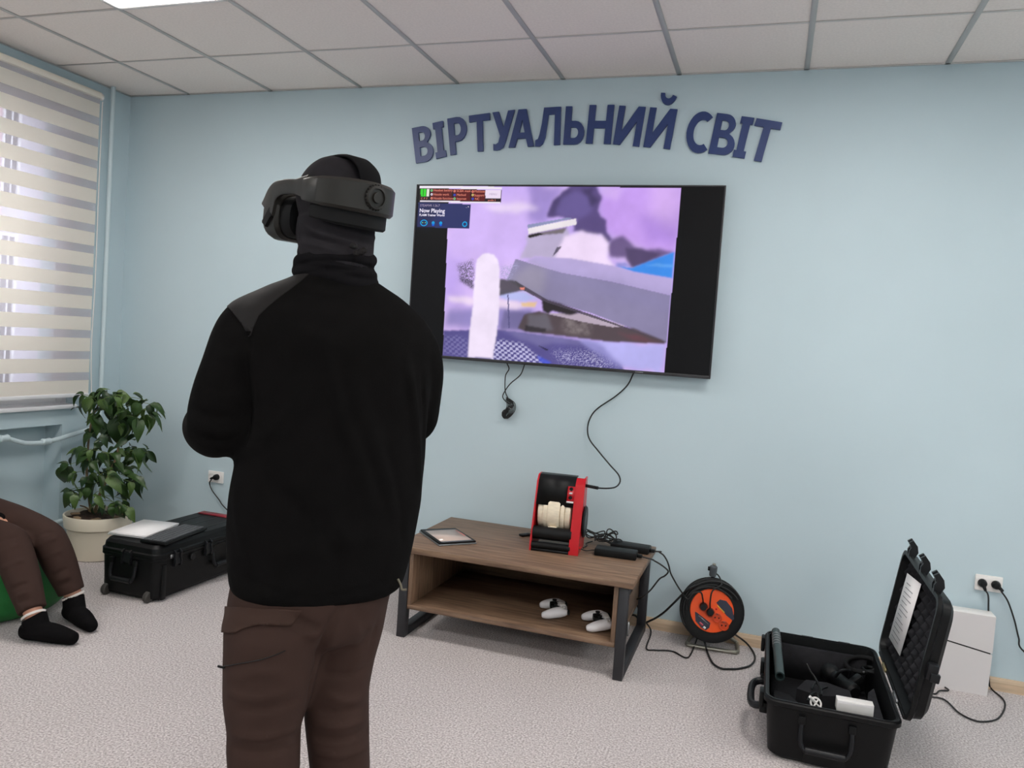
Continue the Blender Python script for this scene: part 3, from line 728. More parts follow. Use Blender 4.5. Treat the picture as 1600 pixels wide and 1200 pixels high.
LET = [('В', O1, (78, 802), (292, 765), (262, 338), (30, 385), 'letter like a B, first on the left, tinted violet'),
 ('І', O1, (318, 748), (440, 718), (397, 297), (275, 325), 'letter like an I with serifs, second from the left'),
 ('Р', O1, (488, 706), (700, 672), (680, 232), (450, 272), 'letter like a P, third from the left'),
 ('Т', O1, (728, 668), (962, 652), (957, 203), (708, 237), 'letter like a T, fourth from the left'),
 ('У', O1, (1000, 648), (1245, 625), (1255, 165), (988, 198), 'letter like a Y with curled tail, fifth from the left'),
 ('А', O1, (1180, 615), (1480, 600), (1490, 150), (1200, 170), 'letter like an A, sixth from the left'),
 ('Л', O2, (48, 678), (342, 658), (357, 205), (70, 222), 'letter like a slanted arch, right after the A'),
 ('Ь', O2, (382, 655), (625, 655), (650, 200), (415, 202), 'letter like a low b, just left of the H'),
 ('Н', O2, (650, 642), (945, 648), (992, 183), (697, 185), 'letter like an H near the top of the arc'),
 ('И', O2, (975, 650), (1285, 680), (1365, 208), (1050, 192), 'letter like a mirrored N without any mark above it'),
 ('Й', O2, (1335, 682), (1652, 711), (1742, 236), (1418, 212), 'letter like a mirrored N under a curved breve'),
 ('С', O3, (280, 655), (590, 700), (680, 205), (375, 165), 'letter like a C starting the shorter word'),
 ('В', O3, (585, 683), (880, 718), (950, 235), (690, 203), 'letter like a B, second in the shorter word'),
 ('І', O3, (872, 722), (1015, 745), (1133, 262), (982, 242), 'letter like an I with serifs in the shorter word'),
 ('Т', O3, (1010, 748), (1335, 805), (1465, 317), (1160, 266), 'letter like a T, last on the right')]
for ch, O, bl_, br_, tr_, tl_, lb in LET:
    Q = [onY(-0.008, O[0] + q[0] / 7.619, O[1] + q[1] / 7.619) for q in (bl_, br_, tr_, tl_)]
    org = (Q[0] + Q[1]) / 2
    cu = bpy.data.curves.new('wall_letter', 'CURVE'); cu.dimensions = '2D'; cu.fill_mode = 'BOTH'; cu.extrude = 0.006
    for cont in GL[ch]:
        sp_ = cu.splines.new('POLY'); sp_.points.add(len(cont) - 1); sp_.use_cyclic_u = True
        for k, (u, v) in enumerate(cont):
            p = (Q[0] * (1 - u) + Q[1] * u) * (1 - v) + (Q[3] * (1 - u) + Q[2] * u) * v - org
            sp_.points[k].co = (p[0], p[2], 0, 1)
    o = bpy.data.objects.new('l_t', cu); COL.objects.link(o); dg = bpy.context.evaluated_depsgraph_get()
    me = bpy.data.meshes.new_from_object(o.evaluated_get(dg)); bpy.data.objects.remove(o); me.name = 'wall_letter'
    tag(link('wall_letter', me, None, M['letter'], (org[0], -0.0065, org[2]), (PI / 2, 0, 0)), 'glossy dark blue wall ' + lb, 'letter', 'letters of the wall sign')
# ---------------------------------------------------------------- cords
def cord(name, pts, r, parent=None, org=(0, 0, 0), m=None, k=8):
    org = np.array(org, float)
    return MB().tube([p - org for p in crom(pts, k)], r, 8).build(name, m or M['cord'], parent, smooth=True)
def Zc(sc, ox, oy): return lambda x, y: (ox + x / sc, oy + y / sc)
C5 = Zc(6.0, 980, 860); CW = Zc(5.457, 770, 560); CR = Zc(3.243, 1160, 830); C2 = Zc(4.614, 820, 820)

# ---------------------------------------------------------------- low table
TT = 0.436
tb = thing('low_table', 'low wooden television bench with open shelf and black steel frames', 'table', (2.968, -0.392, 0)); tbo = np.array((2.968, -0.392, 0))
x0, x1, y0, y1 = 2.400 - tbo[0], 3.532 - tbo[0], -0.735 - tbo[1], -0.045 - tbo[1]
MB().box2((x0, y0, TT - 0.028), (x1, y1, TT), 0.0015, 1).build('top', M['wood'], tb)
a0, a1 = 2.478 - tbo[0], 3.468 - tbo[0]; yb0, yb1 = y0 + 0.015, y1 - 0.02
MB().box2((a0, yb0, 0.139), (a1, yb1, 0.160), 0.001, 1).build('shelf_board', M['wood'], tb)
for a, b in ((a0, a0 + 0.020), (a1 - 0.020, a1)):
    MB().box2((a, yb0, 0.160), (b, yb1, TT - 0.028), 0.001, 1).build('side_panel', wood('oak_side_board', (16, 16, 1.2)) if a == a0 else bpy.data.materials['oak_side_board'], tb)
MB().box2((a0 + 0.02, yb1 - 0.012, 0.160), (a1 - 0.02, yb1, TT - 0.028)).build('back_panel', M['wood'], tb)
for xa, xb in ((2.434 - tbo[0], 2.476 - tbo[0]), (3.470 - tbo[0], 3.512 - tbo[0])):
    f_ = y0 + 0.010; g_ = y1 - 0.015
    lf = MB().box2((xa, f_, 0.0), (xb, f_ + 0.042, TT - 0.028), 0.0015, 1).build('leg', M['steel'], tb)
    MB().box2((xa, g_ - 0.042, 0.0), (xb, g_, TT - 0.028), 0.0015, 1).build('leg', M['steel'], tb)
    MB().box2((xa, f_ + 0.042, 0.0), (xb, g_ - 0.042, 0.042), 0.0015, 1).build('foot_bar', M['steel'], tb)
    MB().box2((xa, f_ + 0.042, TT - 0.07), (xb, g_ - 0.042, TT - 0.028), 0.0015, 1).build('top_bar', M['steel'], tb)
MB().box2((3.512 - tbo[0], -0.30, 0.19), (3.520 - tbo[0], -0.285, 0.25)).build('screw_plate', M['silver'], tb)

# tablet in its cover
tp = thing('tablet', 'tablet in an open dark cover lying on the wooden bench', 'tablet', (2.562, -0.480, TT), math.radians(-45))
MB().box((0, 0, 0.004), (0.275, 0.198, 0.008), 0.003).build('cover', M['silver'], tp)
MB().box((0.004, 0, 0.0125), (0.262, 0.192, 0.009), 0.003).build('tablet_body', M['black'], tp)
sc_ = MB().box((0.012, 0, 0.0172), (0.205, 0.162, 0.0008)).build('tablet_screen', mat('pale_tablet_screen', '#cdb9ae', 0.15, noise=(10, 0.05)), tp)
MB().box((0.125, 0, 0.0172), (0.014, 0.162, 0.0008)).build('control_strip', mat('tablet_grey_strip', '#6f7076', 0.2), tp)
MB().box((-0.02, 0.078, 0.0178), (0.12, 0.008, 0.0006)).build('screen_stripe', mat('tablet_red_stripe', '#c07a70', 0.2), tp)

# key fob / small remote
rm = thing('key_fob', 'small black plastic fob lying left of the red hose winder', 'fob', (2.885, -0.215, TT), math.radians(55))
MB().box((0, 0, 0.006), (0.065, 0.032, 0.012), 0.005).build('fob_body', M['black'], rm)
MB().box((0.012, 0, 0.0125), (0.012, 0.012, 0.001)).build('button', M['key'], rm)

# ---------------------------------------------------------------- hose winder
hw = thing('hose_winder', 'red and black hose winding unit with a roll of cream hose', 'hose winder', (3.10, -0.455, TT), math.radians(6))
W = 0.118
side = [(0.0, 0.0), (0.22, 0.0), (0.22, 0.05), (0.185, 0.352), (0.125, 0.352), (0.090, 0.325), (0.0, 0.045)]   # y, z outline
def plate(xa, xb, nm):
    mb = MB().prism([(p[0], p[1]) for p in side], (xa, 0, 0), (0, 1, 0), (0, 0, 1), (xb - xa, 0, 0)); return mb.build(nm, M['red'], hw, auto=0.4)
plate(-W, -W + 0.008, 'side_plate')
pr = plate(W - 0.008, W, 'side_plate')
# box section along the front of the right-hand plate
fr_ = [(0.0, 0.0), (0.03, 0.0), (0.03, 0.045), (0.12, 0.315), (0.125, 0.350), (0.090, 0.325), (0.0, 0.045)]
MB().prism(fr_, (W - 0.046, -0.001, 0), (0, 1, 0), (0, 0, 1), (0.046, 0, 0)).build('motor_box', M['red'], hw, auto=0.4)
hood = [(0.053, 0.215), (0.059, 0.215), (0.097, 0.322), (0.128, 0.347), (0.185, 0.347), (0.185, 0.352), (0.126, 0.352), (0.0915, 0.326)]
MB().prism(hood, (-W + 0.008, 0, 0), (0, 1, 0), (0, 0, 1), (2 * W - 0.054, 0, 0)).build('hood', M['black'], hw, auto=0.4)
MB().box((0, 0.212, 0.12), (2 * W - 0.016, 0.008, 0.2)).build('rear_panel', M['black'], hw)
MB().box((0, 0.055, 0.006), (2 * W - 0.016, 0.11, 0.012)).build('base_tray', M['black'], hw)
MB().cyl((-W + 0.008, 0.038, 0.082), (W - 0.04, 0.038, 0.082), 0.032, n=24).build('lower_roller', M['black'], hw)
MB().cyl((-W + 0.008, 0.012, 0.028), (W - 0.04, 0.012, 0.028), 0.016, n=20).build('front_roller', M['black'], hw)
MB().cyl((-W + 0.008, 0.132, 0.17), (W - 0.008, 0.132, 0.17), 0.03, n=20).build('spindle', M['black'], hw)
for xa, xb, R_ in ((-0.100, -0.062, 0.082), (-0.074, -0.044, 0.090), (-0.052, 0.012, 0.096), (0.010, 0.034, 0.092), (0.032, 0.062, 0.086)):
    r_ = MB().lathe((xa, 0.132, 0.172), (1, 0, 0), [(0, R_ - 0.012), (0.003, R_ - 0.002), (0.010, R_), (xb - xa - 0.010, R_), (xb - xa - 0.003, R_ - 0.002), (xb - xa, R_ - 0.012)], 24)
    r_.build('hose_wrap', M['hose'], hw)
mb = MB().prism([(-0.026, 0.0), (0.026, 0.0), (0.020, 0.015), (-0.020, 0.015)], (-0.020, 0.036, 0.100), (1, 0, 0), (0, 0, 1), (0, 0.02, 0)); mb.build('hose_end', M['hose'], hw)
pn = MB().prism([(0, 0), (0.034, 0), (0.034, 0.078), (0, 0.078)], (W - 0.080, 0.064, 0.238), (1, 0, 0), (0, 0.32, 0.947), (0, -0.012, 0)).build('switch_panel', M['red'], hw)
for zz, mm in ((0.262, M['black']), (0.302, M['black'])):
    MB().cyl((W - 0.063, 0.053 + (zz - 0.238) * 0.33, zz), (W - 0.063, 0.045 + (zz - 0.238) * 0.33, zz), 0.009, n=14).build('button', mm, pn)
MB().box((W - 0.063, 0.064, 0.282), (0.014, 0.008, 0.007)).build('warning_mark', M['paper'], pn)
MB().box((W - 0.063, 0.0520, 0.241), (0.034, 0.006, 0.008)).build('name_strip', M['paper'], pn)
MB().cyl((W, 0.125, 0.14), (W + 0.014, 0.125, 0.14), 0.078, n=32, bev=0.006).build('gear_cover', M['case2'], hw)
MB().cyl((W, 0.035, 0.03), (W + 0.006, 0.035, 0.03), 0.006, n=10).build('red_terminal', M['red'], hw)

# cord from the television down to the winder
pA = [CW(*q) for q in ((1200, 125), (1150, 225), (1050, 320), (890, 430), (830, 510), (808, 600), (825, 690), (900, 790), (1000, 910), (1070, 990), (1085, 1050), (1050, 1095), (980, 1108), (895, 1105))]
ya = [-0.035, -0.02, -0.02, -0.02, -0.02, -0.025, -0.03, -0.05, -0.09, -0.15, -0.21, -0.27, -0.32, -0.36]
ptsA = [onY(y, *p) for p, y in zip(pA, ya)]
sg = thing('signal_cord', 'thin black cord swinging from television down to the red winder', 'cable', tuple(ptsA[-1])); 
cord('cord', ptsA, 0.0038, sg, ptsA[-1])
e_ = ptsA[-1]; tip = np.array((3.10 + 0.118 * math.cos(0.105) - 0.115 * math.sin(0.105), -0.455 + 0.118 * math.sin(0.105) + 0.115 * math.cos(0.105), 0.0)); tip[2] = onY(tip[1], *CW(815, 1088))[2]
MB().cyl((0, 0, 0), tip - e_, 0.008, n=12).build('connector', M['black'], sg)

# hanging bundle under the television
s1 = [onY(y, *CW(*q)) for q, y in zip(((120, 40), (138, 90), (108, 150), (105, 270), (125, 330), (150, 370)), (-.04, -.03, -.02, -.02, -.02, -.02))]
s2 = [onY(y, *CW(*q)) for q, y in zip(((272, 50), (235, 140), (150, 215), (100, 285), (85, 330), (115, 370), (150, 390)), (-.04, -.03, -.02, -.02, -.02, -.022, -.025))]
bo = s1[-1]
bd = thing('cable_bundle', 'tied bundle of thin black cables hanging below the television', 'cable', tuple(bo))
cord('strand', s1, 0.003, bd, bo); cord('strand', s2, 0.003, bd, bo)
for k in range(6):
    d = (k - 2.5) * 11
    lp = [onY(-0.018 - 0.006 * (k % 3), *CW(*q)) for q in ((128 + d * .5, 330 + k * 3), (158 + d, 380), (165 + d, 430), (145 + d * .7, 480), (112 + d * .4, 512), (95 + d * .6, 480), (120 + d * .5, 440), (150 + d, 400), (128 + d * .6, 345))]
    cord('coil_loop', lp, 0.0022, bd, bo, k=5)
cord('coil_loop', [onY(-0.02, *CW(*q)) for q in ((140, 430), (100, 440), (80, 465), (92, 490), (112, 480), (130, 450))], 0.0028, bd, bo)
MB().torus(onY(-0.022, *CW(152, 425)) - bo, (0.2, 0, 1), 0.011, 0.002, 16, 6).build('tie', M['silver'], bd)

# ---------------------------------------------------------------- power adapters and coil on the table
def adapter(lbl, loc, rz, size, cpts, nm='power_adapter', plug=None, lead=None):
    t = thing(nm, lbl, 'adapter', loc, rz, 'power adapters on the bench')
    R_ = np.array(Matrix.Rotation(-rz, 3, 'Z'))
    MB().box((0, 0, size[2] / 2), size, 0.006).build('adapter_body', M['black'], t)
    MB().box((size[0] / 2 + 0.012, 0, size[2] * 0.45), (0.026, 0.02, 0.016), 0.004).build('cord_inlet', M['black'], t)
    def loc_(p): return R_ @ (np.array(p) - np.array(loc))
    MB().tube([loc_(p) for p in crom(cpts, 8)], 0.0038, 8).build('mains_cord', M['cord'], t, smooth=True)
    if lead: MB().tube([loc_(p) for p in crom(lead, 8)], 0.0028, 8).build('output_lead', M['cord'], t, smooth=True)
    if plug is not None:
        c, d = [np.array(q, float) for q in plug]; d = d / np.linalg.norm(d)
        mb = MB(); mb.M = np.eye(4); mb.M[:3, :3] = R_; mb.M[:3, 3] = R_ @ (-np.array(loc))
        mb.cyl(c, c + d * 0.03, 0.019, 0.015, 16); mb.build('plug', M['black'], t)
    return t
# the reel stands at RC; its face plane is used for the two plugs
RLC = np.array((3.832, -0.150, 0.196)); RL_R = 0.150
tilt = math.radians(10); RLN = np.array((0.10, -math.cos(tilt), math.sin(tilt))); RLN /= np.linalg.norm(RLN)
def reel_pt(x, y, h):      # photo zoom -> point on the reel face, lifted h along its normal
    d = ray(*C5(x, y)); o = RLC + RLN * h
    return CAM_C + d * (((o - CAM_C) @ RLN) / (d @ RLN))
near_c = [(3.505, -0.340, TT + 0.016), (3.555, -0.335, TT + 0.008)] + [onY(-0.28, *C5(*q)) for q in ((250, 95), (310, 130), (372, 178), (383, 205), (350, 240), (300, 270), (220, 370), (140, 440))] + \
    [(3.46, -0.10, 0.16), (3.49, -0.06, 0.07), (3.545, -0.10, 0.02)] + [onZ(0.005, *C5(*q)) for q in ((180, 915), (260, 935), (420, 945), (545, 1005), (600, 965))] + [(3.775, -0.06, 0.03), (3.80, -0.03, 0.16), (3.83, -0.05, 0.34), reel_pt(885, 315, 0.06), reel_pt(800, 380, 0.075), reel_pt(778, 480, 0.075), reel_pt(778, 545, 0.058)]
adapter('black power adapter nearest the bench front, cord dropping behind the leg', (3.380, -0.340, TT), math.radians(3), (0.200, 0.086, 0.035), near_c, plug=(reel_pt(778, 575, 0.050), RLN), lead=[(3.28, -0.345, TT + .015), (3.262, -0.350, TT + 0.014), (3.245, -0.40, TT + 0.02), (3.226, -0.42, TT + 0.03)])
far_c = [(3.545, -0.195, TT + 0.014), (3.575, -0.20, TT + 0.018)] + [onY(-0.2, *C5(*q)) for q in ((300, 15), (340, 45), (372, 95), (392, 150), (410, 220), (470, 330), (520, 405))] + [reel_pt(545, 440, 0.07), reel_pt(575, 455, 0.075), reel_pt(620, 400, 0.075), reel_pt(690, 395, 0.075), reel_pt(708, 450, 0.07), reel_pt(712, 490, 0.06)]
adapter('black power adapter behind the other, nearest the wall, cord curving to the reel', (3.425, -0.190, TT), math.radians(-2), (0.190, 0.086, 0.032), far_c, plug=(reel_pt(715, 525, 0.050), RLN))
cb = thing('coiled_cord', 'messy coil of thin black cord behind the power adapters', 'cable', (3.275, -0.165, TT), 0)
for k in range(9):
    rr = 0.036 + 0.014 * math.sin(k * 2.1); a = k * 0.7; cx, cy = 0.05 * math.sin(k * 1.7), 0.028 * math.cos(k * 2.3)
    MB().tube([(cx + rr * 1.2 * math.cos(t) , cy + rr * 0.8 * math.sin(t), 0.010 + 0.0055 * k + 0.022 * math.sin(t * 1 + a) ** 2) for t in np.linspace(0, 2 * PI, 25)[:-1]], 0.0033, 6, closed=True).build('cord_loop', M['cord'], cb, smooth=True)
MB().tube(crom([(-0.05, 0.0, 0.01), (-0.07, -0.05, 0.008), (-0.055, -0.10, 0.01), (-0.06, -0.16, 0.012)]), 0.003, 6).build('cord_end', M['cord'], cb, smooth=True)

# ---------------------------------------------------------------- game controllers on the shelf
def controller(lbl, loc, rz):
    t = thing('game_controller', lbl, 'game controller', loc, rz, 'white game controllers on the shelf')
    mb = MB(); S = 0.92
    def ell(c, d, e=1.0):
        n = 16; rs = []
        for h in np.linspace(-0.98, 0.98, 9):
            q = math.sqrt(1 - h * h)
            rs.append([(c[0] + d[0] * q * math.cos(a), c[1] + d[1] * q * math.sin(a), c[2] + d[2] * h) for a in np.linspace(0, 2 * PI, n + 1)[:-1]])
        mb.rings(rs)
    ell((0.0, 0.012, 0.034), (0.072, 0.036, 0.020))
    for s in (-1, 1):
        ell((s * 0.055, 0.014, 0.033), (0.030, 0.034, 0.021))
        P_ = [(s * 0.058, 0.015, 0.034), (s * 0.066, -0.02, 0.030), (s * 0.070, -0.052, 0.022), (s * 0.068, -0.078, 0.017)]
        mb.tube(crom(P_, 4), [0.024, 0.0245, 0.025, 0.0245, 0.024, 0.0235, 0.023, 0.022, 0.021, 0.019, 0.017, 0.015, 0.010], 14)
    link('shell', fuse('shell', mb, 0.0035, 8), t, mat('white_controller_plastic', '#e9e6e8', 0.35) if 'white_controller_plastic' not in bpy.data.materials else bpy.data.materials['white_controller_plastic'])
    MB().prism([(-0.030, -0.034), (0.030, -0.034), (0.040, -0.012), (0.034, 0.010), (-0.034, 0.010), (-0.040, -0.012)], (0, 0, 0.030), (1, 0, 0), (0, 1, 0), (0, 0, 0.021)).build('centre_panel', M['black'], t)
    for s in (-1, 1):
        st = MB().lathe((s * 0.027, -0.012, 0.05), (0, 0, 1), [(0, 0.007), (0.007, 0.006), (0.009, 0.011), (0.013, 0.0105)], 16).build('thumbstick', M['black'], t)
        MB().box((s * 0.058, 0.046, 0.034), (0.036, 0.012, 0.018), 0.005).build('trigger', M['black'], t)
    MB().box((0, 0.022, 0.054), (0.046, 0.026, 0.004), 0.003).build('touchpad', M['white'], t)
    for k in range(4):
        a = k * PI / 2; MB().cyl((0.058 + 0.011 * math.cos(a), 0.016 + 0.011 * math.sin(a), 0.052), (0.058 + 0.011 * math.cos(a), 0.016 + 0.011 * math.sin(a), 0.056), 0.004, n=10).build('button', M['white'], t)
    return t
controller('white game controller further left on the open shelf', (3.150, -0.500, 0.160), math.radians(-70))
controller('white game controller next to the right side panel of the shelf', (3.372, -0.560, 0.160), math.radians(-68))
# ---------------------------------------------------------------- cable reel
rx_, ry_, _ = frame_to(RLN, (0, 0, 1))          # rx_: across, ry_: up the face
rl = thing('cable_reel', 'black cable reel with orange socket face standing by the wall', 'cable reel', (RLC[0], RLC[1], 0)); rlo = np.array((RLC[0], RLC[1], 0))
RC = RLC - rlo
FX = np.array(rx_); FY = np.array(ry_)
if FX[0] < 0: FX, FY = -FX, FY
def fp(u, v, h): return RC + FX * u + FY * v + RLN * h
MB().lathe(RC + RLN * 0.034, RLN, [(0, 0.104), (0.0, RL_R), (0.004, RL_R + 0.002), (0.010, RL_R), (0.013, RL_R - 0.012), (0.010, RL_R - 0.03), (0.010, 0.104)], 48, True, True).build('front_flange', M['black'], rl)
MB().lathe(RC - RLN * 0.045, RLN, [(0, RL_R - 0.01), (0.004, RL_R), (0.008, RL_R - 0.01)], 48).build('rear_flange', M['black'], rl)
MB().lathe(RC - RLN * 0.04, RLN, [(0, 0.08), (0.08, 0.08)], 32).build('drum', M['case2'], rl)
wc = []
for i in range(9):
    for j in range(6):
        wc.append((0.088 + 0.0095 * j, -0.034 + 0.0082 * i))
mb = MB()
for r_, h_ in wc[-30:]: mb.torus(RC + RLN * h_, RLN, r_, 0.0046, 40, 6)
o = mb.build('wound_cable', M['cord'], rl, smooth=True); o['kind'] = 'stuff'
for k, (dr, dh, s) in enumerate(((0.004, 0.050, 0.3), (-0.010, 0.054, 1.2), (-0.022, 0.056, 2.4))):
    P_ = [fp((RL_R + dr - 0.012 + 0.006 * math.sin(a * 2 + s)) * math.cos(a), (RL_R + dr - 0.012 + 0.006 * math.sin(a * 2 + s)) * math.sin(a), dh) for a in np.linspace(math.radians(20 + 10 * k), math.radians(215 - 15 * k), 30)]
    MB().tube(P_, 0.0042, 8).build('loose_turn', M['cord'], rl, smooth=True)
face = MB().lathe(RC + RLN * 0.040, RLN, [(0, 0.1), (0.003, 0.103), (0.008, 0.100), (0.0085, 0.0)], 48).build('socket_face', M['orange'], rl)
def facepoly(pts, h0, h1, nm, m, par=None):
    return MB().prism(pts, RC + RLN * h0, FX, FY, RLN * (h1 - h0)).build(nm, m, par or rl)
# photo layout on the face: four sockets running from upper left to lower right, a sticker on either side
soc = [(-0.032, 0.020), (0.0, -0.010), (0.030, -0.034), (0.060, -0.062)]
soc = []
for q in ((715, 525), (778, 580), (842, 632), (905, 705)):
    p = reel_pt(*q, 0.049) - rlo - RC; soc.append((p @ FX, p @ FY))
for u, v in soc:
    s_ = MB().lathe(fp(u, v, 0.047), RLN, [(0, 0.0235), (0.008, 0.0235), (0.0085, 0.0195), (0.0015, 0.0185)], 24, True, True).build('socket', mat('deep_orange_plastic', '#c8420f', 0.4) if 'deep_orange_plastic' not in bpy.data.materials else bpy.data.materials['deep_orange_plastic'], rl)
    for d in (-0.009, 0.009): MB().cyl(fp(u + d, v, 0.0478), fp(u + d, v, 0.0498), 0.0038, n=8).build('pin_hole', M['black'], s_)
    MB().box(tuple(fp(u, v + 0.017, 0.0515)), (0.006, 0.004, 0.003)).build('earth_clip', M['silver'], s_)
def fpts(pp): 
    out = []
    for q in pp:
        p = reel_pt(*q, 0.049) - rlo - RC; out.append((p @ FX, p @ FY))
    return out
facepoly(fpts(((835, 490), (870, 460), (930, 475), (985, 545), (1003, 640), (990, 660), (930, 610), (880, 545))), 0.047, 0.0495, 'warning_sticker', M['sticker'])
facepoly(fpts(((842, 518), (850, 515), (915, 580), (908, 588))), 0.0485, 0.050, 'yellow_stripe', mat('yellow_print', '#e2b53a', 0.4))
facepoly(fpts(((635, 575), (650, 580), (780, 680), (770, 725), (735, 750), (690, 720), (640, 660))), 0.047, 0.0495, 'name_sticker', M['sticker'])
facepoly(fpts(((665, 612), (672, 608), (765, 688), (760, 697))), 0.0485, 0.050, 'white_line', M['silver'])
facepoly(fpts(((672, 680), (684, 668), (715, 695), (703, 712))), 0.0485, 0.050, 'pink_mark', mat('pink_print', '#d05a6a', 0.4))
facepoly(fpts(((708, 722), (720, 708), (740, 724), (728, 740))), 0.0485, 0.050, 'white_mark', M['paper'])
MB().cyl(fp(0.02, 0.012, 0.047), fp(0.02, 0.012, 0.051), 0.005, n=10).build('reset_button', M['red'], rl)
# tube stand: U on the floor, two uprights, grip on top
P_ = [(-0.10, 0.10, 0.010), (-0.112, -0.01, 0.010), (-0.105, -0.03, 0.010), (-0.085, -0.04, 0.010), (0.10, -0.03, 0.010), (0.122, -0.02, 0.010), (0.128, 0.0, 0.010), (0.12, 0.11, 0.010)]
P_ = [np.array(p) + np.array((0.01, 0.02, 0)) for p in P_]
MB().tube(crom(P_, 5), 0.0095, 10).build('floor_tube', M['metal'], rl, smooth=True)
MB().tube(crom([(-0.09, 0.12, 0.012), (-0.05, 0.118, 0.06), (-0.02, 0.10, 0.2), (-0.01, 0.085, 0.36), (-0.008, 0.078, 0.40)], 5), 0.0085, 10).build('upright', M['metal'], rl, smooth=True)
MB().tube(crom([(0.13, 0.125, 0.012), (0.08, 0.118, 0.05), (0.01, 0.10, 0.18), (-0.005, 0.088, 0.32)], 5), 0.0085, 10).build('upright', M['metal'], rl, smooth=True)
g0 = onY(-0.085, *C5(800, 245)) - rlo; g1 = onY(-0.085, *C5(812, 145)) - rlo
MB().cyl(g0, g1, 0.017, 0.019, 16, 0.004).build('grip', mat('grey_rubber_grip', '#4c5156', 0.6), rl)
MB().box(tuple((g0 + g1) / 2 + np.array((-0.02, -0.005, 0.012))), (0.012, 0.012, 0.02), 0.003).build('grip_catch', M['black'], rl)
# supply cable: to the left behind the bench, and a slack loop on the floor
sp1 = [reel_pt(640, 330, 0.05), reel_pt(600, 350, 0.07), onY(-0.20, *C5(540, 390)), onY(-0.18, *C5(430, 500)), onY(-0.12, *C5(330, 592)), onY(-0.07, *C5(230, 652)), onY(-0.05, *C5(130, 682)), (3.44, -0.025, 0.06), (3.30, -0.025, 0.02), (3.0, -0.022, 0.008)]
cord('supply_cable', [np.array(p) for p in sp1], 0.0052, rl, rlo)
sp2 = [reel_pt(985, 760, 0.03), reel_pt(1015, 790, 0.02), onY(-0.05, *C5(1070, 830)), onY(-0.045, *C5(1125, 876))] + [onZ(0.006, *C5(*q)) for q in ((1180, 950), (1197, 1020), (1150, 1080), (1050, 1108), (960, 1112), (880, 1106), (810, 1065), (770, 1000), (748, 940))] + [onZ(0.03, *C5(735, 890)), RLC + np.array((-0.02, -0.03, -0.15))]
cord('slack_loop', sp2, 0.0046, rl, rlo)

# ---------------------------------------------------------------- wall sockets
def gang(lbl, c, wd, ht, wells):
    t = thing('wall_socket', lbl, 'socket', (c[0], 0, c[2]), 0)
    MB().box((0, -0.006, 0), (wd, 0.012, ht), 0.004).build('plate', M['white'], t)
    for u in wells:
        s_ = MB().lathe((u, -0.010, 0), (0, -1, 0), [(0, 0.0235), (0.004, 0.0235), (0.0045, 0.020), (0.0008, 0.019)], 28).build('well', M['white'], t)
        for d in (-0.0095, 0.0095): MB().cyl((u + d, -0.0105, 0), (u + d, -0.0118, 0), 0.003, n=8).build('pin_hole', M['black'], s_)
    return t
cR = (onY(0, 1523, 896) + onY(0, 1565, 926)) / 2; cR = onY(0, 1544, 911)
gang('white double wall socket with two black plugs, right of open case', cR, 0.110, 0.072, (-0.027, 0.027))
cL = onY(0, 338.5, 745)
gang('white wall socket above the closed black case', cL, 0.112, 0.072, (-0.024,))
def plug_cord(lbl, c, pts, nm='plugged_cable', bent=(0, -0.5, -0.8)):
    t = thing(nm, lbl, 'power cable', tuple(c))
    c = np.array(c, float)
    MB().lathe((0, 0, 0), (0, -1, 0), [(-0.006, 0.018), (0.004, 0.0185), (0.016, 0.017), (0.024, 0.012), (0.026, 0.006)], 18).build('plug', M['black'], t)
    d = np.array(bent, float); d /= np.linalg.norm(d)
    MB().cyl(np.array((0, -0.012, 0)), np.array((0, -0.012, 0)) + d * 0.034, 0.011, 0.005, 12).build('strain_relief', M['black'], t)
    cord('cord', [c + np.array((0, -0.012, 0)) + d * 0.03] + list(pts), 0.0036, t, c)
    return t
pa = cR + np.array((-0.027, -0.016, 0)); pb = cR + np.array((0.027, -0.016, 0))
down = [onY(-0.035, *CR(1246, 330)), onY(-0.022, *CR(1247, 420)), (5.052, -0.02, 0.2)]
loop = [(5.060, -0.03, 0.05)] + [onZ(0.006, *CR(*q)) for q in ((1262, 798), (1320, 850), (1330, 892), (1300, 945), (1250, 963), (1180, 960), (1100, 922), (1040, 865), (1000, 845), (940, 838))] + [(4.72, -0.25, 0.006), (4.70, -0.12, 0.006)] + [onZ(0.006, *CR(*q)) for q in ((960, 822), (1000, 808), (1045, 805))] + [(4.86, -0.07, 0.006), (4.93, -0.05, 0.006)]
plug_cord('black power cord from left well of double socket, looping before the console', pa, [np.array(p) for p in down + loop], bent=(0.25, -0.55, -0.8))
cb_ = [onY(-0.05, *CR(1312, 305)), onY(-0.035, *CR(1345, 355)), onY(-0.03, *CR(1378, 450)), onY(-0.03, *CR(1400, 540)), onY(-0.03, *CR(1427, 610)), (5.36, -0.035, 0.10), (5.46, -0.06, 0.008), (5.7, -0.10, 0.006), (6.0, -0.08, 0.006)]
plug_cord('black power cord from right well of double socket, leaving to the right', pb, [np.array(p) for p in cb_], bent=(0.7, -0.5, -0.5))
CL_ = Zc(12, 310, 720)
pl = onY(-0.016, *CL_(345, 305))
cl_ = [onY(-0.035, *CL_(245, 348)), onY(-0.03, *CL_(213, 400)), onY(-0.025, *CL_(215, 450)), onY(-0.025, *CL_(260, 560)), onY(-0.025, *CL_(380, 720)), onY(-0.025, *CL_(550, 930)), (1.22, -0.03, 0.10), (1.36, -0.05, 0.006), (1.7, -0.06, 0.006), (2.3, -0.03, 0.006)]
plug_cord('black power cord plugged in above the closed case', pl, [np.array(p) for p in cl_], bent=(-0.9, -0.3, -0.3))

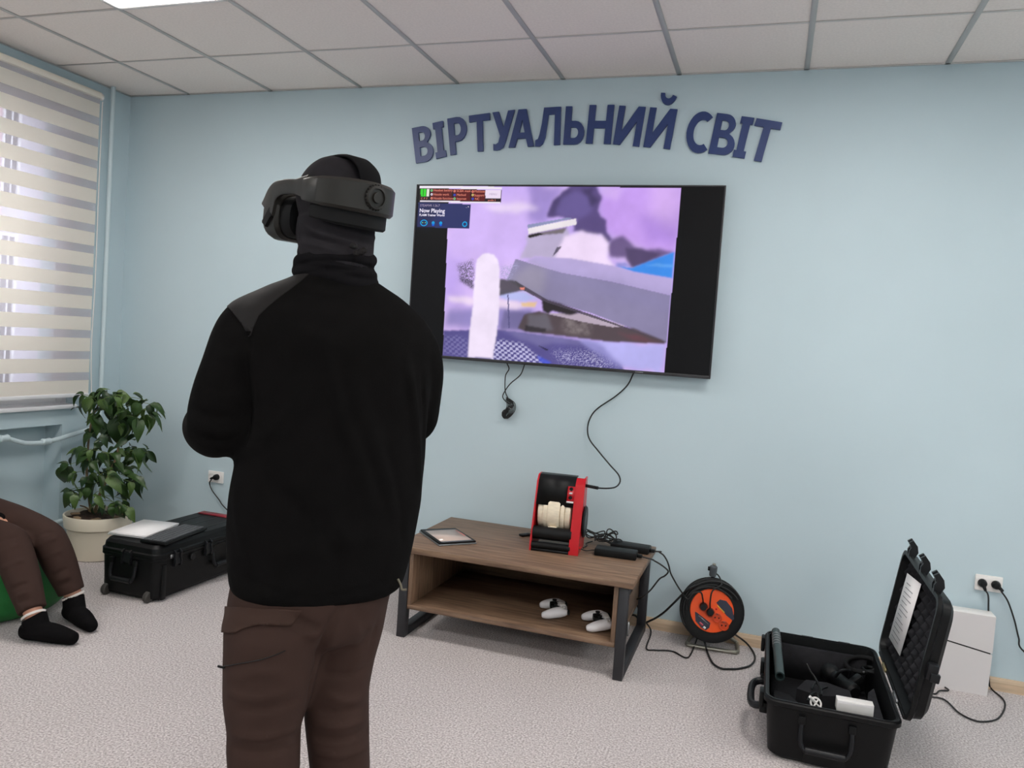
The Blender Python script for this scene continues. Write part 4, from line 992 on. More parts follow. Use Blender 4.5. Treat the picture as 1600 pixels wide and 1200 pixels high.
# ---------------------------------------------------------------- console leaning at the wall
gc = thing('game_console', 'slim white game console standing upright against the wall', 'game console', (4.935, -0.062, 0), 0)
cw_, ch_ = 0.216, 0.358; f0 = -0.045
za_l, za_r = 0.226, 0.190                       # dividing gap runs slightly downwards to the right
def cpanel(poly, nm): MB().prism(poly, (0, f0, 0), (1, 0, 0), (0, 0, 1), (0, 0.012, 0)).build(nm, mat('matt_white_panel', '#dcd8d8', 0.5) if 'matt_white_panel' not in bpy.data.materials else bpy.data.materials['matt_white_panel'], gc, auto=None)
cpanel([(-cw_ / 2, 0), (cw_ / 2 - 0.004, 0), (cw_ / 2, za_r - 0.0035), (-cw_ / 2, za_l - 0.0035)], 'lower_cover')
cpanel([(-cw_ / 2, za_l + 0.0035), (cw_ / 2, za_r + 0.0035), (cw_ / 2, ch_), (-cw_ / 2, ch_)], 'upper_cover')
MB().box2((-cw_ / 2 + 0.006, f0 + 0.004, 0.004), (cw_ / 2 - 0.006, 0.028, ch_ - 0.004), 0.004).build('core', M['black'], gc)
MB().box2((-cw_ / 2, 0.028, 0), (cw_ / 2, 0.042, ch_), 0.004).build('rear_cover', bpy.data.materials['matt_white_panel'], gc)
MB().box2((-cw_ / 2, f0 + 0.001, ch_ - 0.003), (cw_ / 2, 0.040, ch_ + 0.002), 0.002).build('top_edge', M['white'], gc)
# ---------------------------------------------------------------- rugged cases
def handle(par, c, axis, out, wd=0.15, drop=0.075, nm='handle'):
    """fold-down handle: two arms and a grip hanging from c; axis along the wall, out away from it"""
    axis = np.array(axis, float); out = np.array(out, float); c = np.array(c, float)
    P_ = [c - axis * wd / 2, c - axis * wd / 2 + out * 0.012 + np.array((0, 0, -drop * 0.7)), c - axis * wd * 0.42 + out * 0.016 + np.array((0, 0, -drop)),
          c + axis * wd * 0.42 + out * 0.016 + np.array((0, 0, -drop)), c + axis * wd / 2 + out * 0.012 + np.array((0, 0, -drop * 0.7)), c + axis * wd / 2]
    mb = MB(); mb.tube(crom(P_[:3], 3) + crom(P_[3:], 3), 0.0085, 8); h = mb.build(nm, M['case2'], par, smooth=True)
    MB().cyl(P_[2] + axis * 0.005, P_[3] - axis * 0.005, 0.0125, n=12).build('grip', M['case2'], h)
    for s in (-1, 1):
        MB().box(tuple(c + s * axis * wd / 2 + np.array((0, 0, 0.004))), (0.026 if abs(axis[0]) > .5 else 0.022, 0.026 if abs(axis[1]) > .5 else 0.022, 0.03), 0.004).build('handle_mount', M['case'], h)
    return h
def latch(par, c, axis, out, ht=0.085, wd=0.052):
    axis = np.array(axis, float); out = np.array(out, float); c = np.array(c, float)
    mb = MB()
    for s in (-1, 1): mb.prism([(0, 0), (0.016, 0.004), (0.020, ht * 0.35), (0.014, ht * 0.6), (0.018, ht * 0.85), (0.006, ht), (0, ht)], c + s * axis * (wd / 2 - 0.006) - axis * 0.005, out, (0, 0, 1), axis * 0.010)
    mb.prism([(0.002, 0.006), (0.013, 0.010), (0.015, ht * 0.35), (0.008, ht * 0.6), (0.010, ht * 0.8), (0.002, ht * 0.8)], c - axis * (wd / 2 - 0.008), out, (0, 0, 1), axis * (wd - 0.016))
    return mb.build('latch', M['case2'], par)

# closed case on the floor at the left
CW_, CD_, CH_ = 0.372, 0.775, 0.288
kc = thing('rugged_case', 'closed black rugged wheeled case lying under the paper and keyboard', 'case', (1.026, -0.545, 0), 0)
def ring(wd, dp, r, z): return [(x, y, z) for x, y in rrect(wd, dp, r, 5)]
MB().rings([ring(CW_ - 0.05, CD_ - 0.05, 0.03, 0.012), ring(CW_ - 0.024, CD_ - 0.024, 0.04, 0.03), ring(CW_ - 0.012, CD_ - 0.012, 0.045, 0.205), ring(CW_, CD_, 0.045, 0.212), ring(CW_, CD_, 0.045, 0.226)]).build('base', M['case'], kc, auto=0.5)
ld = MB().rings([ring(CW_, CD_, 0.045, 0.228), ring(CW_, CD_, 0.045, 0.242), ring(CW_ - 0.014, CD_ - 0.014, 0.045, 0.248), ring(CW_ - 0.020, CD_ - 0.020, 0.045, 0.272), ring(CW_ - 0.045, CD_ - 0.045, 0.04, CH_)]).build('lid', M['case'], kc, auto=0.5)
MB().prism([(-0.15, 0), (0.15, 0), (0.15, 0.052), (-0.15, 0.052)], (0, CD_ / 2 - 0.090, CH_ - 0.001), (1, 0, 0), (0, 1, 0), (0, 0, 0.007)).build('red_strip', mat('red_label_strip', '#8e2531', 0.4), ld)
for x in (-0.10, 0.0, 0.10): MB().box((x, 0.06, CH_ - 0.001), (0.018, CD_ - 0.30, 0.004), 0.0015).build('lid_rib', M['case'], ld)
for y in (-0.25, -0.02, 0.22): latch(kc, (CW_ / 2 - 0.004, y, 0.165), (0, 1, 0), (1, 0, 0))
for x in (0.0,): latch(kc, (x, -CD_ / 2 + 0.004, 0.178), (1, 0, 0), (0, -1, 0), 0.075, 0.06)
handle(kc, (CW_ / 2 - 0.002, 0.10, 0.185), (0, 1, 0), (1, 0, 0), 0.16, 0.085)
handle(kc, (-0.02, -CD_ / 2 + 0.002, 0.185), (1, 0, 0), (0, -1, 0), 0.15, 0.085)
MB().cyl((CW_ / 2 - 0.008, -0.135, 0.185), (CW_ / 2 + 0.006, -0.135, 0.185), 0.018, n=18, bev=0.003).build('pressure_valve', M['case2'], kc)
MB().box((CW_ / 2 + 0.001, -CD_ / 2 + 0.10, 0.222), (0.004, 0.02, 0.018)).build('lock_plate', M['silver'], kc)
for x in (-0.150, 0.115):
    w_ = MB().cyl((x, -CD_ / 2 + 0.012, 0.028), (x + 0.026, -CD_ / 2 + 0.012, 0.028), 0.028, n=20, bev=0.004).build('wheel', mat('grey_wheel', '#3f3d3a', 0.6) if 'grey_wheel' not in bpy.data.materials else bpy.data.materials['grey_wheel'], kc)
    MB().box((x + 0.013, -CD_ / 2 + 0.030, 0.05), (0.046, 0.03, 0.07), 0.008).build('wheel_housing', M['case'], kc)
for x in (-0.12, 0.12): MB().box((x, CD_ / 2 - 0.08, 0.006), (0.05, 0.05, 0.013), 0.003).build('foot', M['case'], kc)
for y in (-0.33, 0.33):
    MB().box((CW_ / 2 - 0.008, y, 0.10), (0.012, 0.03, 0.18), 0.004).build('rib', M['case'], kc)

# paper stack and keyboard on the lid
Z6 = Zc(6.667, 140, 780); TOP = CH_ + 0.001
pq = [onZ(TOP + 0.004, *Z6(*q)) for q in ((190, 372), (600, 228), (930, 272), (540, 420))]
pc = np.mean(pq, 0); pd = (pq[1] - pq[0]); ang = math.atan2(pd[1], pd[0])
ps = thing('paper_stack', 'stack of white paper sheets on the closed black case', 'paper', (pc[0], pc[1], CH_ + 0.004), ang)
for k in range(4):
    MB().box((0.004 * math.sin(k * 2.2), 0.004 * math.cos(k * 1.3), 0.002 + 0.004 * k), (0.297, 0.210, 0.0034)).build('sheet', M['paper'], ps, rot=(0, 0, math.radians((-1.5, 1.0, -0.4, 0.8)[k])))
kq = [onZ(TOP + 0.012, *Z6(*q)) for q in ((545, 415), (960, 268), (1188, 303), (762, 470))]
kcn = np.mean(kq, 0); kd = kq[1] - kq[0]; ka = math.atan2(kd[1], kd[0]); KL, KD = np.linalg.norm(kd), np.linalg.norm(kq[3] - kq[0])
KL, KD = 0.36, 0.145
kb = thing('keyboard', 'compact black keyboard beside the paper on the closed case', 'keyboard', (kcn[0] + 0.01, kcn[1], CH_ + 0.004), ka)
MB().box((0, 0, 0.007), (KL, KD, 0.014), 0.004).build('keyboard_body', M['black'], kb)
km = MB().box((0, 0, 0.003), (KL / 17.2, KD / 6.6, 0.006), 0.0015, 1).mesh('key'); km.materials.append(M['key'])
kw = MB().box((0, 0, 0.003), (KL / 2.9, KD / 6.6, 0.006), 0.0015, 1).mesh('key'); kw.materials.append(M['key'])
for j in range(5):
    for i in range(15):
        y_ = -KD / 2 + KD * (j + 0.8) / 5.7; x_ = -KL / 2 + KL * (i + 0.85) / 15.8
        if j == 0 and 4 <= i <= 8:
            if i != 6: continue
            o = bpy.data.objects.new('key', kw)
        else: o = bpy.data.objects.new('key', km)
        COL.objects.link(o); o.parent = kb; o.location = (x_, y_, 0.013)
MB().box((-KL / 2 + 0.03, KD / 2 - 0.012, 0.0145), (0.03, 0.008, 0.002)).build('maker_label', M['paper'], kb)

# ---------------------------------------------------------------- open case at the right
BX0, BX1, BYF, BYB, BH = 4.082, 4.535, -1.140, -0.390, 0.222
bw_, bd_ = BX1 - BX0, BYB - BYF; bc = np.array(((BX0 + BX1) / 2, (BYF + BYB) / 2, 0))
oc = thing('rugged_case', 'open black rugged case with foam lining, lid raised on the right', 'case', tuple(bc))
MB().rings([ring(bw_ - 0.09, bd_ - 0.09, 0.04, 0.002), ring(bw_ - 0.055, bd_ - 0.055, 0.05, 0.016), ring(bw_ - 0.020, bd_ - 0.020, 0.05, BH - 0.024), ring(bw_, bd_, 0.05, BH - 0.018), ring(bw_, bd_, 0.05, BH - 0.004), ring(bw_ - 0.008, bd_ - 0.008, 0.05, BH),
            ring(bw_ - 0.034, bd_ - 0.034, 0.045, BH), ring(bw_ - 0.040, bd_ - 0.040, 0.045, BH - 0.014), ring(bw_ - 0.070, bd_ - 0.070, 0.045, 0.03)]).build('base', M['case'], oc, auto=0.5)
MB().rings([ring(bw_ - 0.012, bd_ - 0.012, 0.048, BH), ring(bw_ - 0.012, bd_ - 0.012, 0.048, BH + 0.004), ring(bw_ - 0.022, bd_ - 0.022, 0.046, BH + 0.004), ring(bw_ - 0.022, bd_ - 0.022, 0.046, BH)], False, False).build('rim_seal', M['case2'], oc)
for x in (-0.12, 0.12):
    for y in (-0.3, 0.3): MB().box((x, y, 0.003), (0.05, 0.05, 0.006)).build('foot', M['case'], oc)
handle(oc, (-0.012, -bd_ / 2 + 0.010, 0.165), (1, 0, 0), (0, -1, 0), 0.165, 0.095)
MB().box((-0.01, -bd_ / 2 + 0.028, 0.035), (0.14, 0.014, 0.05), 0.004).build('lower_recess_plate', M['black'], oc)
hh = handle(oc, (-bw_ / 2 + 0.004, -0.02, 0.15), (0, 1, 0), (-1, 0, -0.0), 0.18, 0.055); 
P_ = [(-bw_ / 2 + 0.01, -0.26, 0.150), (-bw_ / 2 - 0.028, -0.25, 0.140), (-bw_ / 2 - 0.042, -0.20, 0.135), (-bw_ / 2 - 0.042, -0.08, 0.135), (-bw_ / 2 - 0.028, -0.03, 0.140), (-bw_ / 2 + 0.01, -0.02, 0.150)]
bpy.data.objects.remove(hh.children[0]); 
for c_ in list(hh.children): bpy.data.objects.remove(c_)
bpy.data.objects.remove(hh)
MB().tube(crom(P_, 4), 0.014, 10).build('side_handle', M['case2'], oc, smooth=True)
for y in (-0.27, -0.01): MB().box((-bw_ / 2 + 0.004, y, 0.15), (0.03, 0.04, 0.04), 0.006).build('handle_mount', M['case'], oc)
for y in (0.30, 0.02, -0.28):
    MB().box((-bw_ / 2 - 0.006, y, BH - 0.035), (0.016, 0.055, 0.06), 0.005).build('latch_keeper', M['case'], oc)
for x in (-0.05, 0.10): MB().box((x, bd_ / 2 + 0.003, BH - 0.006), (0.05, 0.014, 0.016), 0.004).build('rim_lug', M['case'], oc)
MB().box((-bw_ / 2 + 0.004, -bd_ / 2 + 0.12, BH - 0.04), (0.006, 0.018, 0.012)).build('lock_plate', M['silver'], oc)
# foam inside: floor pad, left strip, cross pieces around cut-outs
MB().box2((-bw_ / 2 + 0.038, -bd_ / 2 + 0.038, 0.028), (bw_ / 2 - 0.038, bd_ / 2 - 0.038, 0.055)).build('foam_floor', M['foam'], oc)
def foam(poly, z0, z1, nm='foam_block'): return MB().prism(poly, (0, 0, z0), (1, 0, 0), (0, 1, 0), (0, 0, z1 - z0)).build(nm, M['foam'], oc, auto=0.5)
foam([(-0.185, -0.335), (-0.10, -0.335), (-0.095, -0.30), (-0.12, -0.24), (-0.10, -0.18), (-0.13, -0.12), (-0.185, -0.10)], 0.05, 0.150)
foam([(-0.10, -0.335), (0.185, -0.335), (0.185, -0.305), (0.06, -0.295), (0.0, -0.305), (-0.09, -0.30)], 0.05, 0.165)
foam([(0.13, -0.300), (0.185, -0.300), (0.185, 0.05), (0.16, 0.0), (0.145, -0.1), (0.155, -0.2)], 0.05, 0.170)
foam([(-0.10, -0.02), (-0.02, -0.05), (0.05, -0.02), (0.06, -0.16), (0.085, -0.22), (0.11, -0.12), (0.10, 0.06), (0.02, 0.10), (-0.06, 0.09)], 0.05, 0.140)
foam([(-0.185, 0.325), (0.185, 0.325), (0.185, 0.300), (-0.185, 0.300)], 0.05, 0.195)
# lid: built flat (x from hinge), then swung open as a child
lid_ang = math.atan2(0.449, 0.064)
lw = 0.448
M['caselid'] = M['case']
def lring(wd, dp, r, z): return [(x + lw / 2, y, z) for x, y in rrect(wd, dp, r, 5)]
lidm = MB().rings([lring(lw, bd_, 0.05, 0.0), lring(lw, bd_, 0.05, -0.014), lring(lw - 0.016, bd_ - 0.016, 0.05, -0.020), lring(lw - 0.024, bd_ - 0.024, 0.05, -0.046), lring(lw - 0.060, bd_ - 0.060, 0.05, -0.060)], True, True)
lidm = MB().rings([lring(lw - 0.060, bd_ - 0.060, 0.05, -0.060), lring(lw - 0.024, bd_ - 0.024, 0.05, -0.046), lring(lw - 0.016, bd_ - 0.016, 0.05, -0.020), lring(lw, bd_, 0.05, -0.014), lring(lw, bd_, 0.05, 0.0),
    lring(lw - 0.030, bd_ - 0.030, 0.045, 0.0), lring(lw - 0.034, bd_ - 0.034, 0.045, -0.012), lring(lw - 0.050, bd_ - 0.050, 0.045, -0.044)])
lid = lidm.build('lid', M['case'], oc, auto=0.5, loc=(BX1 - bc[0] + 0.006, 0, BH + 0.006), rot=(0, -lid_ang, 0))
# convoluted foam in the lid, with a smooth border pad
nx, ny = 41, 69
g = [[(0.030 + (lw - 0.060) * i / (nx - 1), -bd_ / 2 + 0.032 + (bd_ - 0.064) * j / (ny - 1), -0.030 + 0.017 * (math.sin(i * PI / 4) * math.sin(j * PI / 4)) ) for j in range(ny)] for i in range(nx)]
MB().grid(g).build('egg_crate_foam', M['foam'], lid, smooth=True)
for y in (-0.25, 0.0, 0.26):
    mb = MB()
    for s in (-1, 1): mb.prism([(0, -0.02), (0.03, -0.03), (0.055, -0.022), (0.075, -0.002), (0.062, 0.012), (0.045, -0.002), (0.03, 0.004), (0.0, 0.0)], (lw - 0.012, y + s * 0.018 - 0.007, 0), (1, 0, 0), (0, 0, 1), (0, 0.014, 0))
    mb.prism([(0.02, -0.02), (0.05, -0.018), (0.066, -0.002), (0.055, 0.004), (0.03, -0.004)], (lw - 0.012, y - 0.012, 0), (1, 0, 0), (0, 0, 1), (0, 0.024, 0))
    mb.build('latch', M['case2'], lid)
mb = MB().box((0.205, -bd_ / 2 - 0.006, -0.030), (0.055, 0.034, 0.034), 0.006).box((0.190, -bd_ / 2 - 0.020, -0.040), (0.03, 0.02, 0.03), 0.004)
mb.build('side_latch', M['case2'], lid)
for y, c_ in ((0.13, 'brass_plate'), (-0.16, 'grey_plate')):
    MB().box((0.004, y, 0.006), (0.012, 0.08 if y > 0 else 0.09, 0.006)).build('hinge_plate', M['silver'] if y < 0 else mat('worn_brass', '#9a8d66', 0.4, 0.5), lid)
MB().box((0.0, 0, -0.004), (0.012, bd_ * 0.86, 0.014), 0.004).build('hinge', M['case'], lid)
# ---------------------------------------------------------------- things in the open case
HN = np.array((BX1 + 0.006, 0, BH + 0.006)); LN = np.array((-math.sin(lid_ang), 0, math.cos(lid_ang)))
LU = np.array((math.cos(lid_ang), 0, math.sin(lid_ang)))
def lidpt(x, y, h):
    d = ray(x, y); o = HN + LN * h; return CAM_C + d * (((o - CAM_C) @ LN) / (d @ LN))
pp = [lidpt(*CR(*q), -0.012) for q in ((742, 537), (797, 632), (905, 268), (835, 212))]
po = pp[0]; me = MB(); me.rings([[p - po for p in pp], [p - po - LN * 0.0012 for p in pp]])
sh = thing('printed_sheet', 'white printed sheet tucked into the open case lid', 'paper', tuple(po)); me.build('sheet', M['paper'], sh)
mk = mat('grey_print', '#8e8a8c', 0.8)
for k in range(13):
    t = 0.08 + 0.066 * k; L_ = (0.55, 0.62, 0.45, 0.6, 0.5, 0.3, 0.62, 0.58, 0.4, 0.6, 0.5, 0.55, 0.3)[k]
    a = pp[0] + (pp[3] - pp[0]) * t; b = pp[1] + (pp[2] - pp[1]) * t
    u0, u1 = a + (b - a) * 0.15, a + (b - a) * (0.15 + L_); dv = (pp[3] - pp[0]) * 0.012
    MB().add([], []) 
    q = MB(); q.add([u0 - po + LN * 0.0006, u1 - po + LN * 0.0006, u1 - po + dv + LN * 0.0006, u0 - po + dv + LN * 0.0006], [(0, 1, 2, 3)]); q.build('printed_line', mk, sh)

tu = thing('rigid_tube', 'dark green-grey hollow tube lying along the left rim inside open case', 'tube', (BX0 + 0.045, -0.75, BH - 0.02))
a_ = np.array((4.125, -0.43, BH + 0.012)); b_ = np.array(onZ(BH - 0.010, *CR(190, 735))); to = np.array((BX0 + 0.045, -0.75, BH - 0.02))
MB().lathe(a_ - to, b_ - a_, [(0, 0.018), (np.linalg.norm(b_ - a_), 0.018), (np.linalg.norm(b_ - a_), 0.013), (np.linalg.norm(b_ - a_) - 0.06, 0.013)], 20).build('tube_wall', mat('green_grey_tube', '#2c3a3a', 0.4), tu)
for k in range(5): MB().torus(a_ - to + (b_ - a_) * (0.12 + 0.06 * k), b_ - a_, 0.0182, 0.0016, 20, 6).build('index_ring', M['silver'], tu)

wbx = thing('white_box', 'small white cardboard box resting on the open case front edge', 'box', tuple((onZ(BH - 0.01, *CR(490, 905)) + onZ(BH - 0.01, *CR(645, 940))) / 2 + np.array((0, 0.015, 0))), math.radians(2))
MB().box((0, 0, 0.020), (0.120, 0.040, 0.040), 0.002).build('box_body', M['white'], wbx)
MB().prism([(-0.058, 0), (0.058, 0), (0.058, 0.010), (0.0, 0.006), (-0.058, 0.0095)], (0, -0.0205, 0.030), (1, 0, 0), (0, 0, 1), (0, -0.0015, 0)).build('flap', M['paper'], wbx)

rp = onZ(BH - 0.012, *CR(372, 872))
vw = thing('valve_wheel', 'small white four-spoke wheel on a peg inside the open case', 'wheel', tuple(rp))
MB().torus((0, 0, 0), (0.35, -0.75, 0.55), 0.019, 0.0035, 28, 8).build('wheel_rim', M['white'], vw)
ax_ = frame_to((0.35, -0.75, 0.55))
mb = MB()
for s in (0.8, 2.37): mb.cyl(-(ax_[0] * math.cos(s) + ax_[1] * math.sin(s)) * 0.018, (ax_[0] * math.cos(s) + ax_[1] * math.sin(s)) * 0.018, 0.003, n=8)
mb.build('spokes', M['white'], vw)
pg = onZ(BH + 0.012, *CR(342, 838)) - rp
MB().cyl((0, 0.004, 0), pg, 0.006, 0.005, 12).build('peg', M['white'], vw)

ho = onZ(0.15, *CR(400, 800))
hs = thing('black_hose', 'thin black hoses curling up inside the open case', 'hose', tuple(ho))
for pts in (((325, 672), (345, 710), (372, 750), (390, 800), (385, 850)), ((330, 860), (345, 830), (375, 820), (388, 850)), ((350, 800), (370, 770), (395, 790), (400, 830)), ((430, 790), (405, 800), (380, 830))):
    zz = np.linspace(0.23, 0.15, len(pts)) if pts[0] == (325, 672) else [0.16] * len(pts)
    MB().tube([onZ(z, *CR(*p)) - ho for p, z in crom([(p[0], p[1]) for p in pts], 5) and [((a[0], a[1]), z) for a, z in zip(crom([(q[0], q[1], 0) for q in pts], 5), np.interp(np.linspace(0, 1, 5 * (len(pts) - 1) + 1), np.linspace(0, 1, len(pts)), zz))]], 0.004, 8).build('hose', M['black'], hs, smooth=True)
mo = onZ(0.17, *CR(605, 690))
ms = thing('goggle_strap', 'black padded strap loop in the rear right corner of open case', 'strap', tuple(mo))
MB().tube([np.array((0.062 * math.cos(a), 0.045 * math.sin(a), 0.012 + 0.018 * math.sin(a + 0.5))) for a in np.linspace(0, 2 * PI, 33)[:-1]], 0.010, 10, closed=True).build('padding', M['headset2'], ms, smooth=True)
MB().tube([np.array((0.03 + 0.03 * math.cos(a), -0.02 + 0.03 * math.sin(a), 0.004)) for a in np.linspace(0, 2 * PI, 25)[:-1]], 0.006, 8, closed=True).build('buckle', M['black'], ms, smooth=True)
MB().cyl((0.0, -0.055, 0.0), (0.004, -0.058, 0.004), 0.004, n=8).build('stud', M['silver'], ms)
nz = thing('hose_nozzle', 'black pistol-grip hose nozzle lying in the foam of open case', 'nozzle', tuple(onZ(0.10, *CR(500, 800))), math.radians(25))
MB().lathe((0, 0.11, 0.03), (0, -1, 0), [(0, 0.034), (0.02, 0.038), (0.05, 0.034), (0.06, 0.026), (0.15, 0.026), (0.16, 0.031), (0.20, 0.031), (0.21, 0.02)], 24).build('barrel', M['black'], nz)
MB().box((0.03, -0.03, 0.04), (0.03, 0.04, 0.09), 0.01, rot=('Y', 0.9)).build('grip', M['black'], nz)
MB().tube(crom([(-0.03, 0.0, 0.05), (-0.02, -0.02, 0.085), (0.02, -0.02, 0.085), (0.03, 0.0, 0.05)], 5), 0.006, 8).build('bail_handle', M['case2'], nz, smooth=True)
# ---------------------------------------------------------------- potted plant
PX, PY = 0.330, -0.440
pt = thing('potted_plant', 'leafy green houseplant in a cream flower pot by the window corner', 'plant', (PX, PY, 0)); pto = np.array((PX, PY, 0))
MB().lathe((0, 0, 0), (0, 0, 1), [(0, 0.130), (0.004, 0.148), (0.02, 0.150), (0.178, 0.166), (0.180, 0.176), (0.184, 0.180), (0.250, 0.187), (0.254, 0.185), (0.254, 0.176), (0.215, 0.170)], 48, True, True).build('pot', M['pot'], pt)
rs_ = []
for r_ in (0.0001, 0.05, 0.1, 0.14, 0.170):
    rs_.append([(r_ * math.cos(a), r_ * math.sin(a), 0.232 + 0.010 * math.sin(5 * a + r_ * 40) * (r_ > 0.01)) for a in np.linspace(0, 2 * PI, 25)[:-1]])
MB().rings(rs_, True, True).build('soil', M['soil'], pt)
for k in range(7):
    a = k * 0.9; MB().box((0.13 * math.cos(a), 0.13 * math.sin(a), 0.245), (0.05, 0.03, 0.012), 0.005, rot=('Z', a * 2)).build('bark_chip', M['stem'], pt)
Z8 = Zc(4.0, 80, 600)
PT = 4.60
def plp(x, y, dt=0.0): return atT(*Z8(x, y), PT + dt) - pto
def leaf_mesh(seed, wd, curl, fold):
    r = random.Random(seed); n = 8; L = 1.0; rows = []
    for i in range(n + 1):
        t = i / n
        h = wd * (math.sin(PI * min(1, t ** 0.62)) ** 0.85) * (1 - 0.25 * t) if 0 < t < 1 else 0.004
        zc = -curl * t * t + 0.08 * math.sin(t * PI)
        row = []
        for s in (-1, -0.5, 0, 0.5, 1):
            row.append((s * h, t * L, zc + fold * abs(s) * h + 0.02 * math.sin(6 * t + s * 2 + seed)))
        rows.append(row)
    m_ = MB().grid(rows); me = m_.mesh('leaf', smooth=True, auto=None); return me
LM = [leaf_mesh(k, (0.26, 0.30, 0.23, 0.28, 0.33, 0.21)[k % 6], (0.25, 0.45, 0.15, 0.6, 0.35, 0.5)[k % 6], (0.5, 0.25, 0.7, 0.35, 0.2, 0.6)[k % 6]) for k in range(6)]
LV = []
for k, me in enumerate(LM):
    for j, mm in enumerate(M['leaf']):
        c = me.copy(); c.name = 'leaf'; c.materials.append(mm); LV.append((j, c))
rg = random.Random(5)
def put_leaf(base, tip, size=None, tone=None, roll=0.0):
    base = np.array(base); tip = np.array(tip); d = tip - base; L = np.linalg.norm(d); d /= L; L *= 1.12
    nrm = CAM_C - pto - base; nrm = nrm / np.linalg.norm(nrm) * 0.55 + np.array((rg.uniform(-.5, .5), rg.uniform(-.5, .5), 0.75 + rg.uniform(-.3, .3)))
    x = np.cross(d, nrm); x /= np.linalg.norm(x); z = np.cross(x, d)
    tone = rg.choice((0, 0, 0, 1, 1, 2)) if tone is None else tone
    me = rg.choice([m_ for j, m_ in LV if j == tone])
    o = bpy.data.objects.new('leaf', me); COL.objects.link(o); o.parent = pt
    mt = Matrix.Identity(4)
    for i in range(3): mt[i][0], mt[i][1], mt[i][2], mt[i][3] = x[i] * L, d[i] * L, z[i] * L, base[i]
    o.matrix_local = mt
# main stems (zoom coordinates), then hand-placed leaves base->tip, then fill
st1 = [plp(250, 800), plp(235, 690, .02), plp(222, 560, .03), plp(228, 430, .03), plp(240, 300, .02), plp(262, 200, .0), plp(300, 120, 0)]
st2 = [plp(275, 800), plp(300, 700, -.03), plp(350, 590, -.03), plp(400, 480, -.02), plp(418, 410, 0), plp(410, 300, 0.0), plp(400, 180, 0), plp(420, 90, 0)]
for s_, r_ in ((st1, 0.0085), (st2, 0.009)):
    P_ = crom(s_, 6); MB().tube(P_, np.linspace(r_, r_ * 0.5, len(P_)), 8).build('stem', M['stem'], pt, smooth=True)
for a, b in (((180, 760), (250, 800)), ((330, 760), (290, 800))):
    MB().tube(crom([plp(*b), plp((a[0] + b[0]) / 2, (a[1] + b[1]) / 2 - 10), plp(*a)], 5), 0.004, 6).build('stem', M['stem'], pt, smooth=True)
